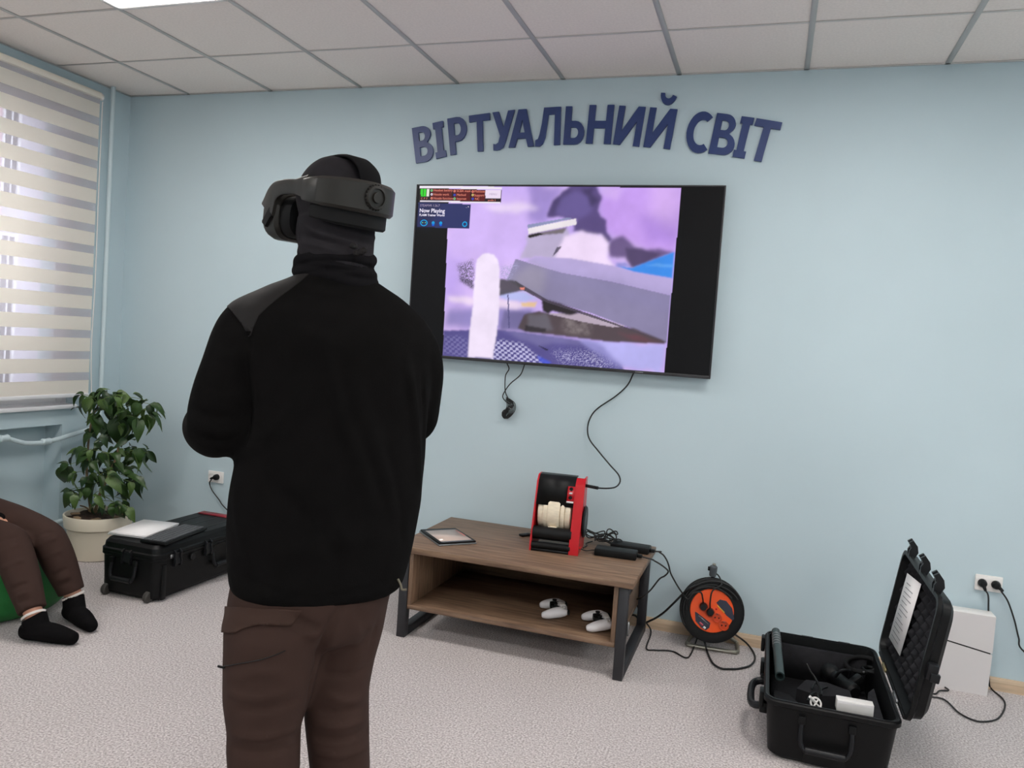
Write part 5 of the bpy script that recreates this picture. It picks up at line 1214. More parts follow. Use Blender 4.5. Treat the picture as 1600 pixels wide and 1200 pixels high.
HAND = [  # upper crown
 (205, 65, 132, 110, -.05, 0), (215, 75, 148, 180, -.08, 0), (290, 60, 215, 100, 0, 0), (250, 90, 200, 185, -.08, 2), (300, 50, 380, 90, -.05, 0), (330, 40, 290, 110, -.1, 0), (385, 65, 440, 50, .02, 0), (400, 60, 495, 70, 0, 2),
 (395, 80, 450, 160, -.12, 2), (490, 85, 415, 120, -.14, 2), (500, 90, 520, 165, -.06, 0), (510, 62, 580, 105, .05, 1), (600, 105, 545, 150, -.1, 0), (615, 125, 720, 178, .0, 0), (640, 130, 715, 150, .03, 1), (630, 180, 690, 232, -.02, 0), (612, 200, 640, 300, -.05, 1),
 (560, 120, 500, 200, -.12, 0), (590, 165, 520, 225, -.14, 2), (600, 190, 560, 290, -.1, 0), (540, 210, 545, 350, -.12, 0), (480, 220, 500, 330, -.1, 2), (440, 150, 400, 250, -.15, 0), (420, 200, 410, 400, -.08, 1), (380, 130, 350, 225, -.12, 0), (300, 110, 290, 230, -.1, 0),
 (260, 180, 225, 255, -.05, 1), (265, 190, 300, 300, -.08, 0), (360, 260, 280, 320, -.05, 0), (320, 310, 345, 385, -.06, 1), (430, 250, 480, 300, -.1, 0), (260, 310, 195, 385, 0, 0), (350, 250, 370, 330, -.08, 0), (460, 170, 380, 190, -.15, 0), (330, 90, 330, 190, -.14, 2), (270, 55, 230, 75, 0, 1), (350, 45, 310, 60, 0.02, 1), (440, 55, 390, 75, 0.0, 1),
 # middle and lower leaves
 (210, 400, 120, 455, -.05, 0), (240, 420, 150, 500, -.1, 0), (180, 420, 100, 490, 0, 1), (110, 505, 25, 545, 0, 0), (95, 510, 65, 630, 0, 0), (160, 550, 130, 650, -.1, 2), (140, 560, 100, 600, -.08, 0), (300, 400, 240, 450, -.05, 1), (250, 410, 180, 470, -.1, 2),
 (300, 440, 360, 520, -.12, 2), (330, 430, 300, 500, -.12, 0), (260, 480, 290, 545, -.12, 0), (240, 480, 190, 560, -.05, 1), (370, 430, 400, 480, -.02, 0), (430, 405, 455, 440, -.02, 1), (515, 420, 450, 470, 0, 0), (510, 415, 560, 530, -.05, 2), (560, 400, 530, 500, -.05, 0), (600, 410, 590, 375, .02, 1), (605, 415, 655, 490, 0, 1), (600, 430, 560, 520, -.03, 0),
 (400, 490, 460, 540, -.08, 0), (350, 560, 440, 590, -.14, 2), (360, 570, 430, 660, -.15, 2), (340, 540, 400, 520, -.1, 2), (440, 560, 540, 550, -.06, 0), (470, 580, 580, 600, -.06, 0), (540, 580, 580, 640, -.04, 1), (490, 610, 510, 690, -.1, 2), (560, 600, 520, 710, -.06, 1), (440, 630, 470, 720, -.08, 0), (430, 680, 480, 760, -.06, 1),
 (300, 570, 330, 640, -.12, 0), (320, 640, 400, 690, -.12, 1), (250, 560, 290, 600, -.1, 0), (220, 580, 180, 640, -.06, 1), (270, 620, 220, 690, -.08, 0), (280, 700, 320, 770, -.15, 2), (260, 700, 300, 690, -.1, 0), (240, 650, 200, 720, -.08, 0),
 (120, 660, 50, 740, -.04, 0), (130, 670, 80, 770, -.08, 0), (140, 690, 150, 770, -.1, 2), (110, 665, 60, 710, 0, 1), (200, 680, 130, 660, -.06, 0), (200, 690, 150, 720, -.1, 2),
 (400, 750, 350, 830, -.12, 0), (420, 760, 450, 840, -.14, 0), (390, 740, 450, 760, -.12, 1), (460, 760, 430, 820, -.12, 0), (480, 770, 515, 850, -.12, 2), (500, 780, 480, 840, -.1, 0), (340, 760, 280, 800, -.08, 1), (360, 770, 400, 835, -.14, 0), (470, 730, 440, 780, -.1, 1), (300, 760, 330, 810, -.1, 1), (280, 750, 255, 810, -.06, 1)]
for a, b, c, d, dt, tone in HAND:
    k = rg.uniform(-0.02, 0.02)
    put_leaf(plp(a, b, dt + k), plp(c, d, dt + k + rg.uniform(-0.03, 0.05)), tone=tone if rg.random() < 0.8 else None)
for a, b, c, d, dt, tone in HAND:
    an_ = rg.choice((-1, 1)) * rg.uniform(0.5, 1.0); sc_l = rg.uniform(0.65, 0.9); ux, uy = (c - a) * sc_l, (d - b) * sc_l
    e, f = a + ux * math.cos(an_) - uy * math.sin(an_), b + ux * math.sin(an_) + uy * math.cos(an_)
    k = rg.uniform(0.0, 0.06)
    put_leaf(plp(a, b, dt + k), plp(e, f + 8, dt + k + rg.uniform(-0.03, 0.05)), tone=rg.choice((0, 0, 1, 1, 2)))
def near_stem(p):
    P_ = crom(st1, 4) + crom(st2, 4); q = np.array(p); w_ = [np.linalg.norm(x - q) + (0.15 if x[2] > q[2] + 0.02 else 0) for x in P_]; return P_[int(np.argmin(w_))]
for a, b, c, d, dt, tone in HAND[::2]:
    p = plp(a, b, dt); q = near_stem(p)
    MB().tube(crom([q, (q + p) / 2 + np.array((0, 0, 0.012)), p], 4), 0.0016, 5).build('leaf_stalk', M['petiole'], pt, smooth=True)
for k in range(95):                                   # small leaves that close the crown, behind and between
    q = rg.choice(crom(st1, 4)[6:] + crom(st2, 4)[6:] * 2) + np.array((rg.uniform(-.10, .10), rg.uniform(-.04, .10), rg.uniform(-.04, .05)))
    a = rg.uniform(0, 2 * PI); L = rg.uniform(0.05, 0.085)
    put_leaf(q, q + np.array((math.cos(a) * L, math.sin(a) * L, rg.uniform(-.6, .1) * L)), tone=rg.choice((0, 1, 1)))
# ---------------------------------------------------------------- people
FH = np.array((-0.3113, 0.9503, 0)); RH = np.array((0.9503, 0.3113, 0)); UP = np.array((0, 0, 1.0))
def ering(c, ax, ay, n=28, pw=2.4):
    out = []
    for i in range(n):
        a = 2 * PI * i / n; ca, sa = math.cos(a), math.sin(a)
        out.append(c + ax * math.copysign(abs(ca) ** (2 / pw), ca) + ay * math.copysign(abs(sa) ** (2 / pw), sa))
    return out
def limb(mb, pts, n=18, k=5, flat=1.0):
    """tapered limb through (point, radius) stations, round ends"""
    P_ = crom([np.append(np.array(p, float), r) for p, r in pts], k)
    xyz = [p[:3] for p in P_]; r = [p[3] for p in P_]
    d0 = xyz[0] - xyz[1]; d0 /= np.linalg.norm(d0); d1 = xyz[-1] - xyz[-2]; d1 /= np.linalg.norm(d1)
    xyz = [xyz[0] + d0 * r[0] * 0.8, xyz[0] + d0 * r[0] * 0.5] + xyz + [xyz[-1] + d1 * r[-1] * 0.5, xyz[-1] + d1 * r[-1] * 0.8]
    r = [r[0] * 0.45, r[0] * 0.85] + r + [r[-1] * 0.85, r[-1] * 0.45]
    mb.tube(xyz, r, n)
def ball(mb, c, ax, n=20, m=11):
    c = np.array(c, float); ax = [np.array(a, float) for a in ax]; rs = []
    for h in np.linspace(-0.985, 0.985, m):
        q = math.sqrt(1 - h * h); rs.append([c + ax[0] * q * math.cos(a) + ax[1] * q * math.sin(a) + ax[2] * h for a in np.linspace(0, 2 * PI, n + 1)[:-1]])
    mb.rings(rs)
def hand(mb, wrist, d, pn, side, curl=1.0, s=1.0):
    """palm and five fingers; d = direction out of the wrist, pn = palm normal (the way the fingers curl), side = +1 right hand"""
    d = np.array(d, float); d /= np.linalg.norm(d); pn = np.array(pn, float); pn -= d * (pn @ d); pn /= np.linalg.norm(pn)
    w_ = np.cross(d, pn) * side
    wrist = np.array(wrist, float)
    limb(mb, [(wrist, 0.026 * s), (wrist + d * 0.03 * s, 0.026 * s)], 12, 3)
    ball(mb, wrist + d * 0.055 * s, (w_ * 0.044 * s, pn * 0.018 * s, d * 0.052 * s))
    for i, (off, L) in enumerate(((0.034, 0.072), (0.011, 0.080), (-0.012, 0.074), (-0.034, 0.058))):
        p = wrist + d * (0.092 - 0.006 * abs(i - 1)) * s + w_ * off * s; a = 0.25 * curl; st = [(p - d * 0.015 * s, 0.0095 * s)]
        for q, f_ in enumerate((0.45, 0.32, 0.23)):
            a += (0.35, 0.65, 0.45)[q] * curl; p = p + (d * math.cos(a) + pn * math.sin(a)) * L * f_ * s; st.append((p, (0.0088, 0.008, 0.007)[q] * s))
        limb(mb, st, 10, 3)
    p = wrist + d * 0.03 * s + w_ * 0.034 * s; st = [(p, 0.013 * s)]
    for q, L in enumerate((0.034, 0.028, 0.022)):
        v = d * (0.75, 0.85, 0.9)[q] + w_ * (0.65, 0.3, 0.0)[q] + pn * (0.35, 0.5, 0.6)[q] * curl; v /= np.linalg.norm(v)
        p = p + v * L * s; st.append((p, (0.0115, 0.010, 0.0085)[q] * s))
    limb(mb, st, 10, 3)
def head_shape(mb, c, f, r, u, ears=True):
    """skull, jaw, nose, brow, ears in the head's own axes"""
    ball(mb, c + u * 0.028 - f * 0.006, (r * 0.076, f * 0.097, u * 0.088), 24, 15)
    ball(mb, c - u * 0.045 + f * 0.018, (r * 0.056, f * 0.070, u * 0.070), 20, 11)
    ball(mb, c - u * 0.100 + f * 0.058, (r * 0.028, f * 0.022, u * 0.018), 12, 7)
    limb(mb, [(c + u * 0.012 + f * 0.088, 0.009), (c - u * 0.012 + f * 0.100, 0.011), (c - u * 0.030 + f * 0.104, 0.014)], 10, 3)
    ball(mb, c + u * 0.026 + f * 0.080, (r * 0.052, f * 0.014, u * 0.010), 14, 7)
    ball(mb, c - u * 0.062 + f * 0.082, (r * 0.026, f * 0.010, u * 0.009), 12, 7)
    for s in (-1, 1) if ears else (): ball(mb, c - u * 0.008 + r * s * 0.078 - f * 0.008, (r * 0.009, f * 0.019, u * 0.032), 12, 7)
def wrinkle(me, folds, amp_noise=0.0, seed=0):
    """folds: (point a, point b, width, height) ridges pressed into the cloth"""
    co = coords(me); nr = normals(me); d = np.zeros(len(co))
    for a, b, wdt, ht in folds:
        a = np.array(a); b = np.array(b); ab = b - a; t = np.clip(((co - a) @ ab) / (ab @ ab), 0, 1)
        dist = np.linalg.norm(co - (a + t[:, None] * ab), axis=1)
        d += ht * np.exp(-(dist / wdt) ** 2) * np.sin(PI * np.clip(t * 0.9 + 0.05, 0, 1)) ** 0.5
    if amp_noise:
        rr = np.random.default_rng(seed)
        for f_ in (9, 17, 30):
            for _ in range(3):
                k = rr.normal(size=3); k /= np.linalg.norm(k); d += amp_noise * (9 / f_) * np.sin(co @ k * f_ * 2 + rr.uniform(0, 6))
    set_coords(me, co + nr * d[:, None])

def fold_px(me, lines):
    """folds given as lines seen on the garment in the photograph: each is laid on the cloth's own surface"""
    from mathutils.bvhtree import BVHTree
    bv = BVHTree.FromPolygons([v.co for v in me.vertices], [p.vertices[:] for p in me.polygons]); segs = []
    for pts, wdt, ht in lines:
        P_ = []
        for p in crom([(x, y, 0) for x, y in pts], 5):
            h = bv.ray_cast(Vector(CAM_C), Vector(ray(p[0], p[1])).normalized())
            if h[0] is not None: P_.append(np.array(h[0]))
        segs.append((P_, wdt, ht))
    co = coords(me); nr = normals(me); d = np.zeros(len(co))
    for P_, wdt, ht in segs:
        if len(P_) < 2: continue
        P_ = np.array(P_); lo, hi = P_.min(0) - 3 * wdt, P_.max(0) + 3 * wdt
        k = np.where(((co > lo) & (co < hi)).all(1))[0]
        if not len(k): continue
        c = co[k]; best = np.full(len(k), 9.0); tt = np.zeros(len(k)); n = len(P_) - 1
        for i in range(n):
            ab = P_[i + 1] - P_[i]; t = np.clip(((c - P_[i]) @ ab) / (ab @ ab + 1e-12), 0, 1); ds = np.linalg.norm(c - (P_[i] + t[:, None] * ab), axis=1)
            m = ds < best; best[m] = ds[m]; tt[m] = (i + t[m]) / n
        d[k] += ht * np.exp(-(best / wdt) ** 2) * np.sin(PI * np.clip(0.06 + 0.88 * tt, 0, 1)) ** 0.6
    set_coords(me, co + nr * d[:, None])

# ------------------------------------------------ the standing person
T0 = 1.75; PXM = T0 / FOC
BYAW = math.radians(18.14 + 30); BF = np.array((-math.sin(BYAW), math.cos(BYAW), 0)); BS = np.array((math.cos(BYAW), math.sin(BYAW), 0))
def tring(x, y, hwpx, ratio=0.64, t=T0, pw=2.1, n=32):
    a = hwpx * t / FOC / math.sqrt(0.75 + 0.25 * ratio ** 2); return ering(atT(x, y, t), BS * a, BF * a * ratio, n, pw)
jk = MB()
jk.rings([tring(*q) for q in ((500, 920, 120, .70), (500, 906, 127, .70), (503, 868, 133, .68), (509, 820, 137, .66), (515, 780, 139, .66), (523, 710, 137, .66), (527, 640, 137, .66), (526, 575, 143, .66), (526, 525, 146, .64), (525, 495, 138, .60), (525, 474, 118, .56), (526, 456, 96, .60), (527, 443, 74, .75), (527, 434, 60, .9), (527, 428, 50, .95))])
# sleeves
LS, LE = atT(382, 520, 1.68), atT(343, 668, 1.66)
limb(jk, [(atT(415, 500, 1.69), 0.066), (atT(393, 522, 1.68), 0.074), (atT(371, 580, 1.66), 0.073), (atT(348, 640, 1.655), 0.070), (atT(341, 668, 1.67), 0.066), (atT(326, 664, 1.76), 0.058), (atT(330, 652, 1.88), 0.048), (atT(345, 640, 1.95), 0.040)], 20, 5)
limb(jk, [(atT(618, 518, 1.80), 0.064), (atT(638, 548, 1.83), 0.072), (atT(649, 583, 1.86), 0.067), (atT(648, 630, 1.90), 0.062), (atT(640, 660, 1.95), 0.058), (atT(600, 650, 2.02), 0.048), (atT(560, 640, 2.06), 0.040)], 20, 5)
jme = fuse('jacket', jk, 0.009, 10, 0.5)
q_ = lambda x, y, t: atT(x, y, t)
wrinkle(jme, [], 0.0009, 3)
fold_px(jme, [([(505, 555), (530, 640), (560, 720), (585, 800)], 0.016, 0.009), ([(555, 600), (580, 680), (612, 760), (632, 830)], 0.020, 0.008), ([(636, 560), (645, 620), (652, 700), (656, 760)], 0.012, 0.008), ([(660, 585), (664, 640), (662, 690)], 0.008, -0.009),
  ([(392, 700), (420, 680), (455, 640), (470, 600)], 0.016, 0.009), ([(395, 720), (440, 770), (490, 820), (530, 880)], 0.022, -0.009), ([(390, 530), (383, 580), (388, 640), (384, 690)], 0.010, -0.012), ([(398, 560), (405, 610), (400, 660)], 0.014, 0.007),
  ([(430, 870), (500, 850), (590, 840)], 0.022, 0.006), ([(370, 770), (378, 830), (395, 890)], 0.018, 0.007), ([(600, 700), (622, 780), (630, 850)], 0.014, -0.007), ([(372, 895), (430, 925), (500, 935), (570, 922), (615, 900)], 0.006, -0.003),
  ([(300, 640), (330, 652), (365, 655)], 0.010, -0.008), ([(300, 676), (335, 690), (368, 688)], 0.010, -0.008), ([(318, 600), (345, 618), (375, 622)], 0.012, 0.007), ([(332, 545), (355, 560), (380, 556)], 0.012, 0.005), ([(352, 484), (366, 500), (382, 520), (388, 545)], 0.006, -0.005),
  ([(470, 450), (520, 458), (580, 452)], 0.010, 0.004), ([(440, 520), (520, 540), (600, 528)], 0.03, 0.006)])
# body under the clothes
HC = atT(522, 330, T0)
HYAW = math.radians(18.14 + 48); HPIT = math.radians(5)
HF0 = np.array((-math.sin(HYAW), math.cos(HYAW), 0)); HR = np.array((math.cos(HYAW), math.sin(HYAW), 0))
HF = HF0 * math.cos(HPIT) + UP * math.sin(HPIT); HU = np.cross(HR, HF)
bd_m = MB()
bd_m.rings([tring(*q) for q in ((482, 980, 66, .7), (484, 940, 88, .7), (492, 868, 98, .68), (507, 780, 104, .62), (516, 710, 106, .62), (523, 640, 108, .62), (526, 575, 110, .60), (526, 530, 110, .58), (525, 500, 95, .54), (525, 466, 84, .52), (528, 440, 46, .9), (529, 400, 40, .95), (528, 370, 40, 1.0))])
limb(bd_m, [(atT(396, 528, 1.68), 0.046), (atT(371, 582, 1.66), 0.046), (atT(346, 660, 1.665), 0.042), (atT(328, 660, 1.76), 0.040), (atT(345, 640, 1.955), 0.028)], 14, 4)
limb(bd_m, [(atT(630, 550, 1.82), 0.044), (atT(648, 585, 1.86), 0.044), (atT(642, 655, 1.95), 0.042), (atT(600, 650, 2.02), 0.036), (atT(556, 640, 2.065), 0.028)], 14, 4)
KL_, KR_ = atT(414, 1195, 1.69), atT(531, 1195, 1.80)
AL, AR = np.array((KL_[0] - 0.005, KL_[1] - 0.03, 0.095)), np.array((KR_[0] + 0.005, KR_[1] - 0.02, 0.095))
for hip, kn, an in ((atT(432, 960, 1.71), KL_, AL), (atT(540, 970, 1.79), KR_, AR)):
    md = atT(420, 1085, 1.685) if kn is KL_ else atT(527, 1078, 1.80)
    limb(bd_m, [(hip, 0.056), (md, 0.048), (kn, 0.046), (kn * 0.6 + an * 0.4, 0.048), (an, 0.036)], 14, 4)
    f_ = BF * math.cos(0.2) + BS * (-0.2 if hip is not None and kn is KL_ else 0.2); f_ /= np.linalg.norm(f_)
    limb(bd_m, [(np.array((an[0], an[1], 0.045)) - f_ * 0.035, 0.032), (np.array((an[0], an[1], 0.045)) + f_ * 0.06, 0.036), (np.array((an[0], an[1], 0.030)) + f_ * 0.15, 0.026)], 14, 4)
    limb(bd_m, [(an, 0.036), (np.array((an[0], an[1], 0.05)), 0.036)], 12, 3)
head_shape(bd_m, HC, HF, HR, HU, False)
hand(bd_m, atT(347, 639, 1.965), BF + BS * 0.5, BS * 0.4 - UP * 0.9, 1, 1.1); hand(bd_m, atT(553, 640, 2.075), BF - BS * 0.5, -BS * 0.4 - UP * 0.9, -1, 1.1)
person = link('person', fuse('person', bd_m, 0.005, 3, 0.4), None, M['skin'])
tag(person, 'standing person in black fleece jacket, brown trousers and balaclava, back turned', 'person')
jo = link('jacket', jme, person, M['jacket'])
# shoulder patches: shapes seen from behind, read in the photograph's frame
def inpoly(pts):
    P_ = np.array(pts, float)
    def f(c, n_):
        d = (c - CAM_C) @ CAM_R; x = 800 + FOC * d[0] / -d[2]; y = 600 - FOC * d[1] / -d[2]; ins = False; k = len(P_)
        for i in range(k):
            x1, y1 = P_[i]; x2, y2 = P_[(i + 1) % k]
            if (y1 > y) != (y2 > y) and x < (x2 - x1) * (y - y1) / (y2 - y1) + x1: ins = not ins
        return ins
    return f
PA1 = [(352, 476), (480, 412), (484, 428), (462, 446), (440, 462), (420, 478), (404, 494), (396, 512), (391, 530), (380, 508), (364, 488)]
PA2 = [(600, 415), (740, 415), (740, 575), (694, 556), (688, 536), (680, 518), (664, 494), (642, 472), (614, 449)]
ip1, ip2 = inpoly(PA1), inpoly(PA2)
tow = lambda c, n_: (CAM_C - c) @ n_ / np.linalg.norm(CAM_C - c)
skin_patch('shoulder_patch', jme, lambda c, n_, wide=False: (wide or ip1(c, n_)) and c[2] > 1.34 and (c - HC) @ RH < 0 and n_[2] > -0.2, 0.0018, M['patch'], jo, PA1)
skin_patch('shoulder_patch', jme, lambda c, n_, wide=False: (wide or ip2(c, n_)) and c[2] > 1.34 and (c - HC) @ RH > 0 and n_[2] > 0.0, 0.0018, M['patch'], jo, PA2)
# trousers
tr = MB()
tr.rings([tring(*q) for q in ((478, 1000, 60, .85), (480, 985, 96, .8), (481, 965, 113, .78), (485, 940, 118, .76), (492, 905, 118, .74), (496, 880, 114, .72), (498, 862, 108, .72))])
def lring2(x, y, hw, t): return ering(atT(x, y, t), RH * hw * t / FOC, FH * hw * t / FOC * 1.08, 24, 2.2)
Lg = [(437, 950, 76, 1.71), (435, 975, 80, 1.70), (426, 1030, 73, 1.69), (419, 1087, 66, 1.685), (414, 1137, 55, 1.68), (413, 1165, 55, 1.68), (414, 1200, 53, 1.68)]
Rg = [(548, 945, 58, 1.79), (543, 980, 56, 1.80), (534, 1029, 51, 1.80), (527, 1075, 49, 1.80), (526, 1117, 49, 1.80), (529, 1160, 47, 1.80), (532, 1200, 46, 1.80)]
for G, an in ((Lg, AL), (Rg, AR)):
    rs = [lring2(*q) for q in G]
    b0 = atT(G[-1][0], G[-1][1], G[-1][3]); hw0 = G[-1][2] * G[-1][3] / FOC
    for k, (tt, sc) in enumerate(((0.25, 1.02), (0.5, 1.03), (0.75, 0.97), (0.95, 0.95), (1.0, 0.9))):
        c_ = b0 * (1 - tt) + an * tt; rs.append(ering(c_, RH * hw0 * sc, FH * hw0 * sc * 1.1, 24, 2.2))
    tr.rings(rs)
tme = fuse('trousers', tr, 0.008, 7, 0.5)
fol = []
for z_, s_ in ((0.36, 1), (0.28, -1), (0.20, 1), (0.14, -1)):
    for a_ in (AL, AR): fol.append(((a_[0] - 0.08, a_[1] - 0.05, z_), (a_[0] + 0.08, a_[1] - 0.02, z_ + 0.02), 0.012, 0.007 * s_))
wrinkle(tme, fol, 0.0006, 8)
fold_px(tme, [([(362, 962), (400, 972), (440, 966)], 0.010, 0.006), ([(455, 962), (480, 978), (508, 984)], 0.010, -0.010), ([(470, 985), (495, 992), (512, 978)], 0.010, 0.007), ([(536, 946), (518, 975), (503, 1012), (490, 1060), (481, 1100)], 0.010, -0.014), ([(540, 950), (560, 1000), (552, 1060)], 0.012, 0.005),
  ([(357, 1084), (400, 1092), (450, 1080)], 0.007, 0.006), ([(372, 1112), (420, 1108), (468, 1092)], 0.007, -0.006), ([(363, 1148), (410, 1152), (462, 1138)], 0.009, 0.008), ([(366, 1172), (410, 1176), (462, 1164)], 0.007, -0.008), ([(370, 1060), (400, 1050), (440, 1052)], 0.012, 0.005),
  ([(500, 1052), (540, 1056), (576, 1042)], 0.007, -0.006), ([(488, 1128), (530, 1136), (572, 1124)], 0.008, 0.008), ([(490, 1150), (530, 1156), (574, 1142)], 0.007, -0.008), ([(492, 1174), (530, 1182), (574, 1168)], 0.007, 0.007), ([(505, 1084), (545, 1096), (574, 1086)], 0.009, 0.006), ([(590, 965), (582, 1000), (574, 1032)], 0.005, -0.004), ([(498, 1108), (530, 1114), (570, 1104)], 0.006, -0.005)])
to_ = link('trousers', tme, person, M['trousers'])
PF = [(330, 946), (352, 947), (410, 951), (471, 953), (463, 966), (455, 978), (405, 975), (384, 981), (366, 990), (330, 986)]
ipf = inpoly(PF)
skin_patch('pocket_flap', tme, lambda c, n_, wide=False: (wide or ipf(c, n_)) and (c - CAM_C) @ FH < 1.74 and 0.65 < c[2] < 0.9 and (c - CAM_C) @ RH < -0.3, 0.0045, M['trim'], to_, PF)
zp = [(351, 1040), (390, 1034), (425, 1026), (446, 1016)]
dgr = bpy.context.evaluated_depsgraph_get()
def hit(ob, x, y, off=0.002):
    d = ray(x, y); ok, loc, nn, _ = ob.ray_cast(Vector(CAM_C), Vector(d)); 
    return (np.array(loc) + np.array(nn) * off) if ok else None
bpy.context.view_layer.update()
zz = [h for h in (hit(to_, *p) for p in [(352, 1040), (362, 1039), (378, 1036), (395, 1033), (412, 1029), (430, 1023), (446, 1016)]) if h is not None]
if len(zz) > 2: MB().tube(crom(zz, 4), 0.0011, 6).build('pocket_zip', M['black'], to_, smooth=True)
h0 = hit(to_, 355, 1040, 0.006)
if h0 is not None: MB().box(tuple(h0 + np.array((-0.006, -0.002, -0.002))), (0.018, 0.004, 0.005), 0.0015).build('zip_pull', M['black'], to_)
h1 = hit(jo, 619, 905, 0.0)
if h1 is not None: MB().tube(crom([h1 + np.array((0.002, 0.004, 0.0)), h1 + np.array((0.010, 0.004, -0.012)), h1 + np.array((0.014, 0.004, -0.022)), h1 + np.array((0.024, 0.006, -0.021))], 5), 0.0026, 6).build('waist_cord', mat('olive_cord', '#6b6455', 0.7), jo, smooth=True)
# balaclava over the head, neck tube below
bl_m = MB()
ball(bl_m, HC + HU * 0.028 - HF * 0.006, (HR * 0.082, HF * 0.103, HU * 0.094), 28, 17)
ball(bl_m, HC - HU * 0.045 + HF * 0.012, (HR * 0.068, HF * 0.084, HU * 0.080), 24, 13)
ball(bl_m, HC - HU * 0.098 + HF * 0.058, (HR * 0.042, HF * 0.036, HU * 0.034), 14, 9)
limb(bl_m, [(HC + HU * 0.01 + HF * 0.085, 0.018), (HC - HU * 0.03 + HF * 0.100, 0.024), (HC - HU * 0.08 + HF * 0.075, 0.03)], 12, 3)
nk = [(526, 345, 60, .98), (526, 362, 59, .98), (526, 378, 58, .98), (526, 392, 57, .98), (528, 412, 56, .98), (528, 430, 54, .98)]
bl_m.rings([ering(atT(x, y, T0), RH * h * PXM, FH * h * PXM * .98, 28, 2.1) for x, y, h, _ in nk])
bme = fuse('balaclava', bl_m, 0.0045, 10, 0.5)
fz = T0 - 0.085
wrinkle(bme, [], 0.0005, 5)
fold_px(bme, [([(470, 345), (495, 362), (530, 372), (570, 384)], 0.007, 0.007), ([(505, 350), (540, 360), (585, 372)], 0.006, 0.006), ([(468, 366), (500, 376), (540, 388)], 0.007, -0.007), ([(520, 362), (555, 374), (588, 384)], 0.005, -0.006), ([(470, 380), (500, 384), (530, 394)], 0.006, 0.006), ([(560, 350), (585, 356)], 0.006, -0.005)])
bo_ = link('balaclava', bme, person, M['balaclava'])
ng = MB()
ng.rings([ering(atT(525, y, T0), RH * h * PXM, FH * h * PXM * .95, 32, 2.0) for y, h in ((396, 44), (398, 52), (420, 56), (442, 58), (450, 50))])
for y, h, r_, tl, tb_ in ((392, 47, 0.0125, 0.013, -0.02), (408, 53, 0.0165, 0.006, 0.012), (422, 54, 0.0165, -0.010, -0.008), (434, 57, 0.0155, -0.012, 0.010)):
    c0 = atT(525, y, T0)
    ng.tube([c0 + RH * h * PXM * math.cos(a) + FH * h * PXM * .93 * math.sin(a) + UP * (tl * math.cos(a) + tb_ * math.sin(a) * 0.6 + 0.003 * math.sin(3 * a + y)) for a in np.linspace(0, 2 * PI, 37)[:-1]], r_, 12, closed=True)
nme = fuse('neck_gaiter', ng, 0.004, 3, 0.5)
wrinkle(nme, [], 0.0006, 6)
fold_px(nme, [([(466, 400), (500, 394), (540, 396), (580, 404)], 0.005, 0.005), ([(462, 414), (500, 406), (540, 410), (586, 418)], 0.005, -0.006), ([(470, 428), (520, 420), (590, 428)], 0.005, -0.005), ([(520, 430), (560, 426), (592, 434)], 0.006, 0.004)])
no_ = link('neck_gaiter', nme, person, M['gaiter'])
hk = hit(no_, 560, 391, 0.004)
if hk is None: hk = atT(560, 391, fz)
kn_ = MB()
for k in range(7): ball(kn_, hk + RH * (0.012 * math.cos(k * 2.4)) + UP * (0.008 * math.sin(k * 1.9)) - FH * 0.002, (RH * 0.008, FH * 0.007, UP * 0.007), 8, 5)
kn_.build('cord_knot', M['patch'], no_, smooth=True)
for an in (AL, AR):
    sk = MB(); f_ = BF * math.cos(0.2) + BS * (-0.2 if an is AL else 0.2); f_ /= np.linalg.norm(f_); g_ = np.array((an[0], an[1], 0))
    limb(sk, [(g_ - f_ * 0.035 + UP * 0.043, 0.037), (g_ + f_ * 0.06 + UP * 0.043, 0.041), (g_ + f_ * 0.155 + UP * 0.032, 0.031)], 16, 4)
    limb(sk, [(g_ + UP * 0.06, 0.041), (g_ + UP * 0.16, 0.043)], 14, 3)
    link('sock', fuse('sock', sk, 0.006, 4), person, M['sock'])

# ------------------------------------------------ headset worn by the standing person
hd = thing('vr_headset', 'dark grey virtual reality headset worn over the balaclava', 'vr headset', tuple(HC - HU * 0.012))
def hp_(x, y, z): return HR * x + HF * y + HU * z
def hbox(mb, c, d, bev, seg=3):
    mb.M = np.eye(4); mb.M[:3, 0], mb.M[:3, 1], mb.M[:3, 2] = HR, HF, HU; mb.box(c, d, bev, seg); mb.M = None; return mb
def band(path, hts, thk, nm, m, par=hd):
    """strap standing on edge: path of (x, y, z), half-height and thickness at each station"""
    P_ = crom([np.array(p, float) for p in path], 5); n = len(P_)
    H_ = np.interp(np.linspace(0, 1, n), np.linspace(0, 1, len(hts)), hts); K_ = np.interp(np.linspace(0, 1, n), np.linspace(0, 1, len(thk)), thk); rs = []
    for i, p in enumerate(P_):
        t = P_[min(i + 1, n - 1)] - P_[max(i - 1, 0)]; t /= np.linalg.norm(t); z = np.array((0, 0, 1.0)); z -= t * (z @ t); z /= np.linalg.norm(z); o_ = np.cross(t, z)
        rs.append([hp_(*(p + z * H_[i] * b + o_ * K_[i] * a)) for a, b in ((-.5, -.8), (-.3, -1), (.3, -1), (.5, -.8), (.5, .8), (.3, 1), (-.3, 1), (-.5, .8))])
    return MB().rings(rs).build(nm, m, par, auto=0.7)
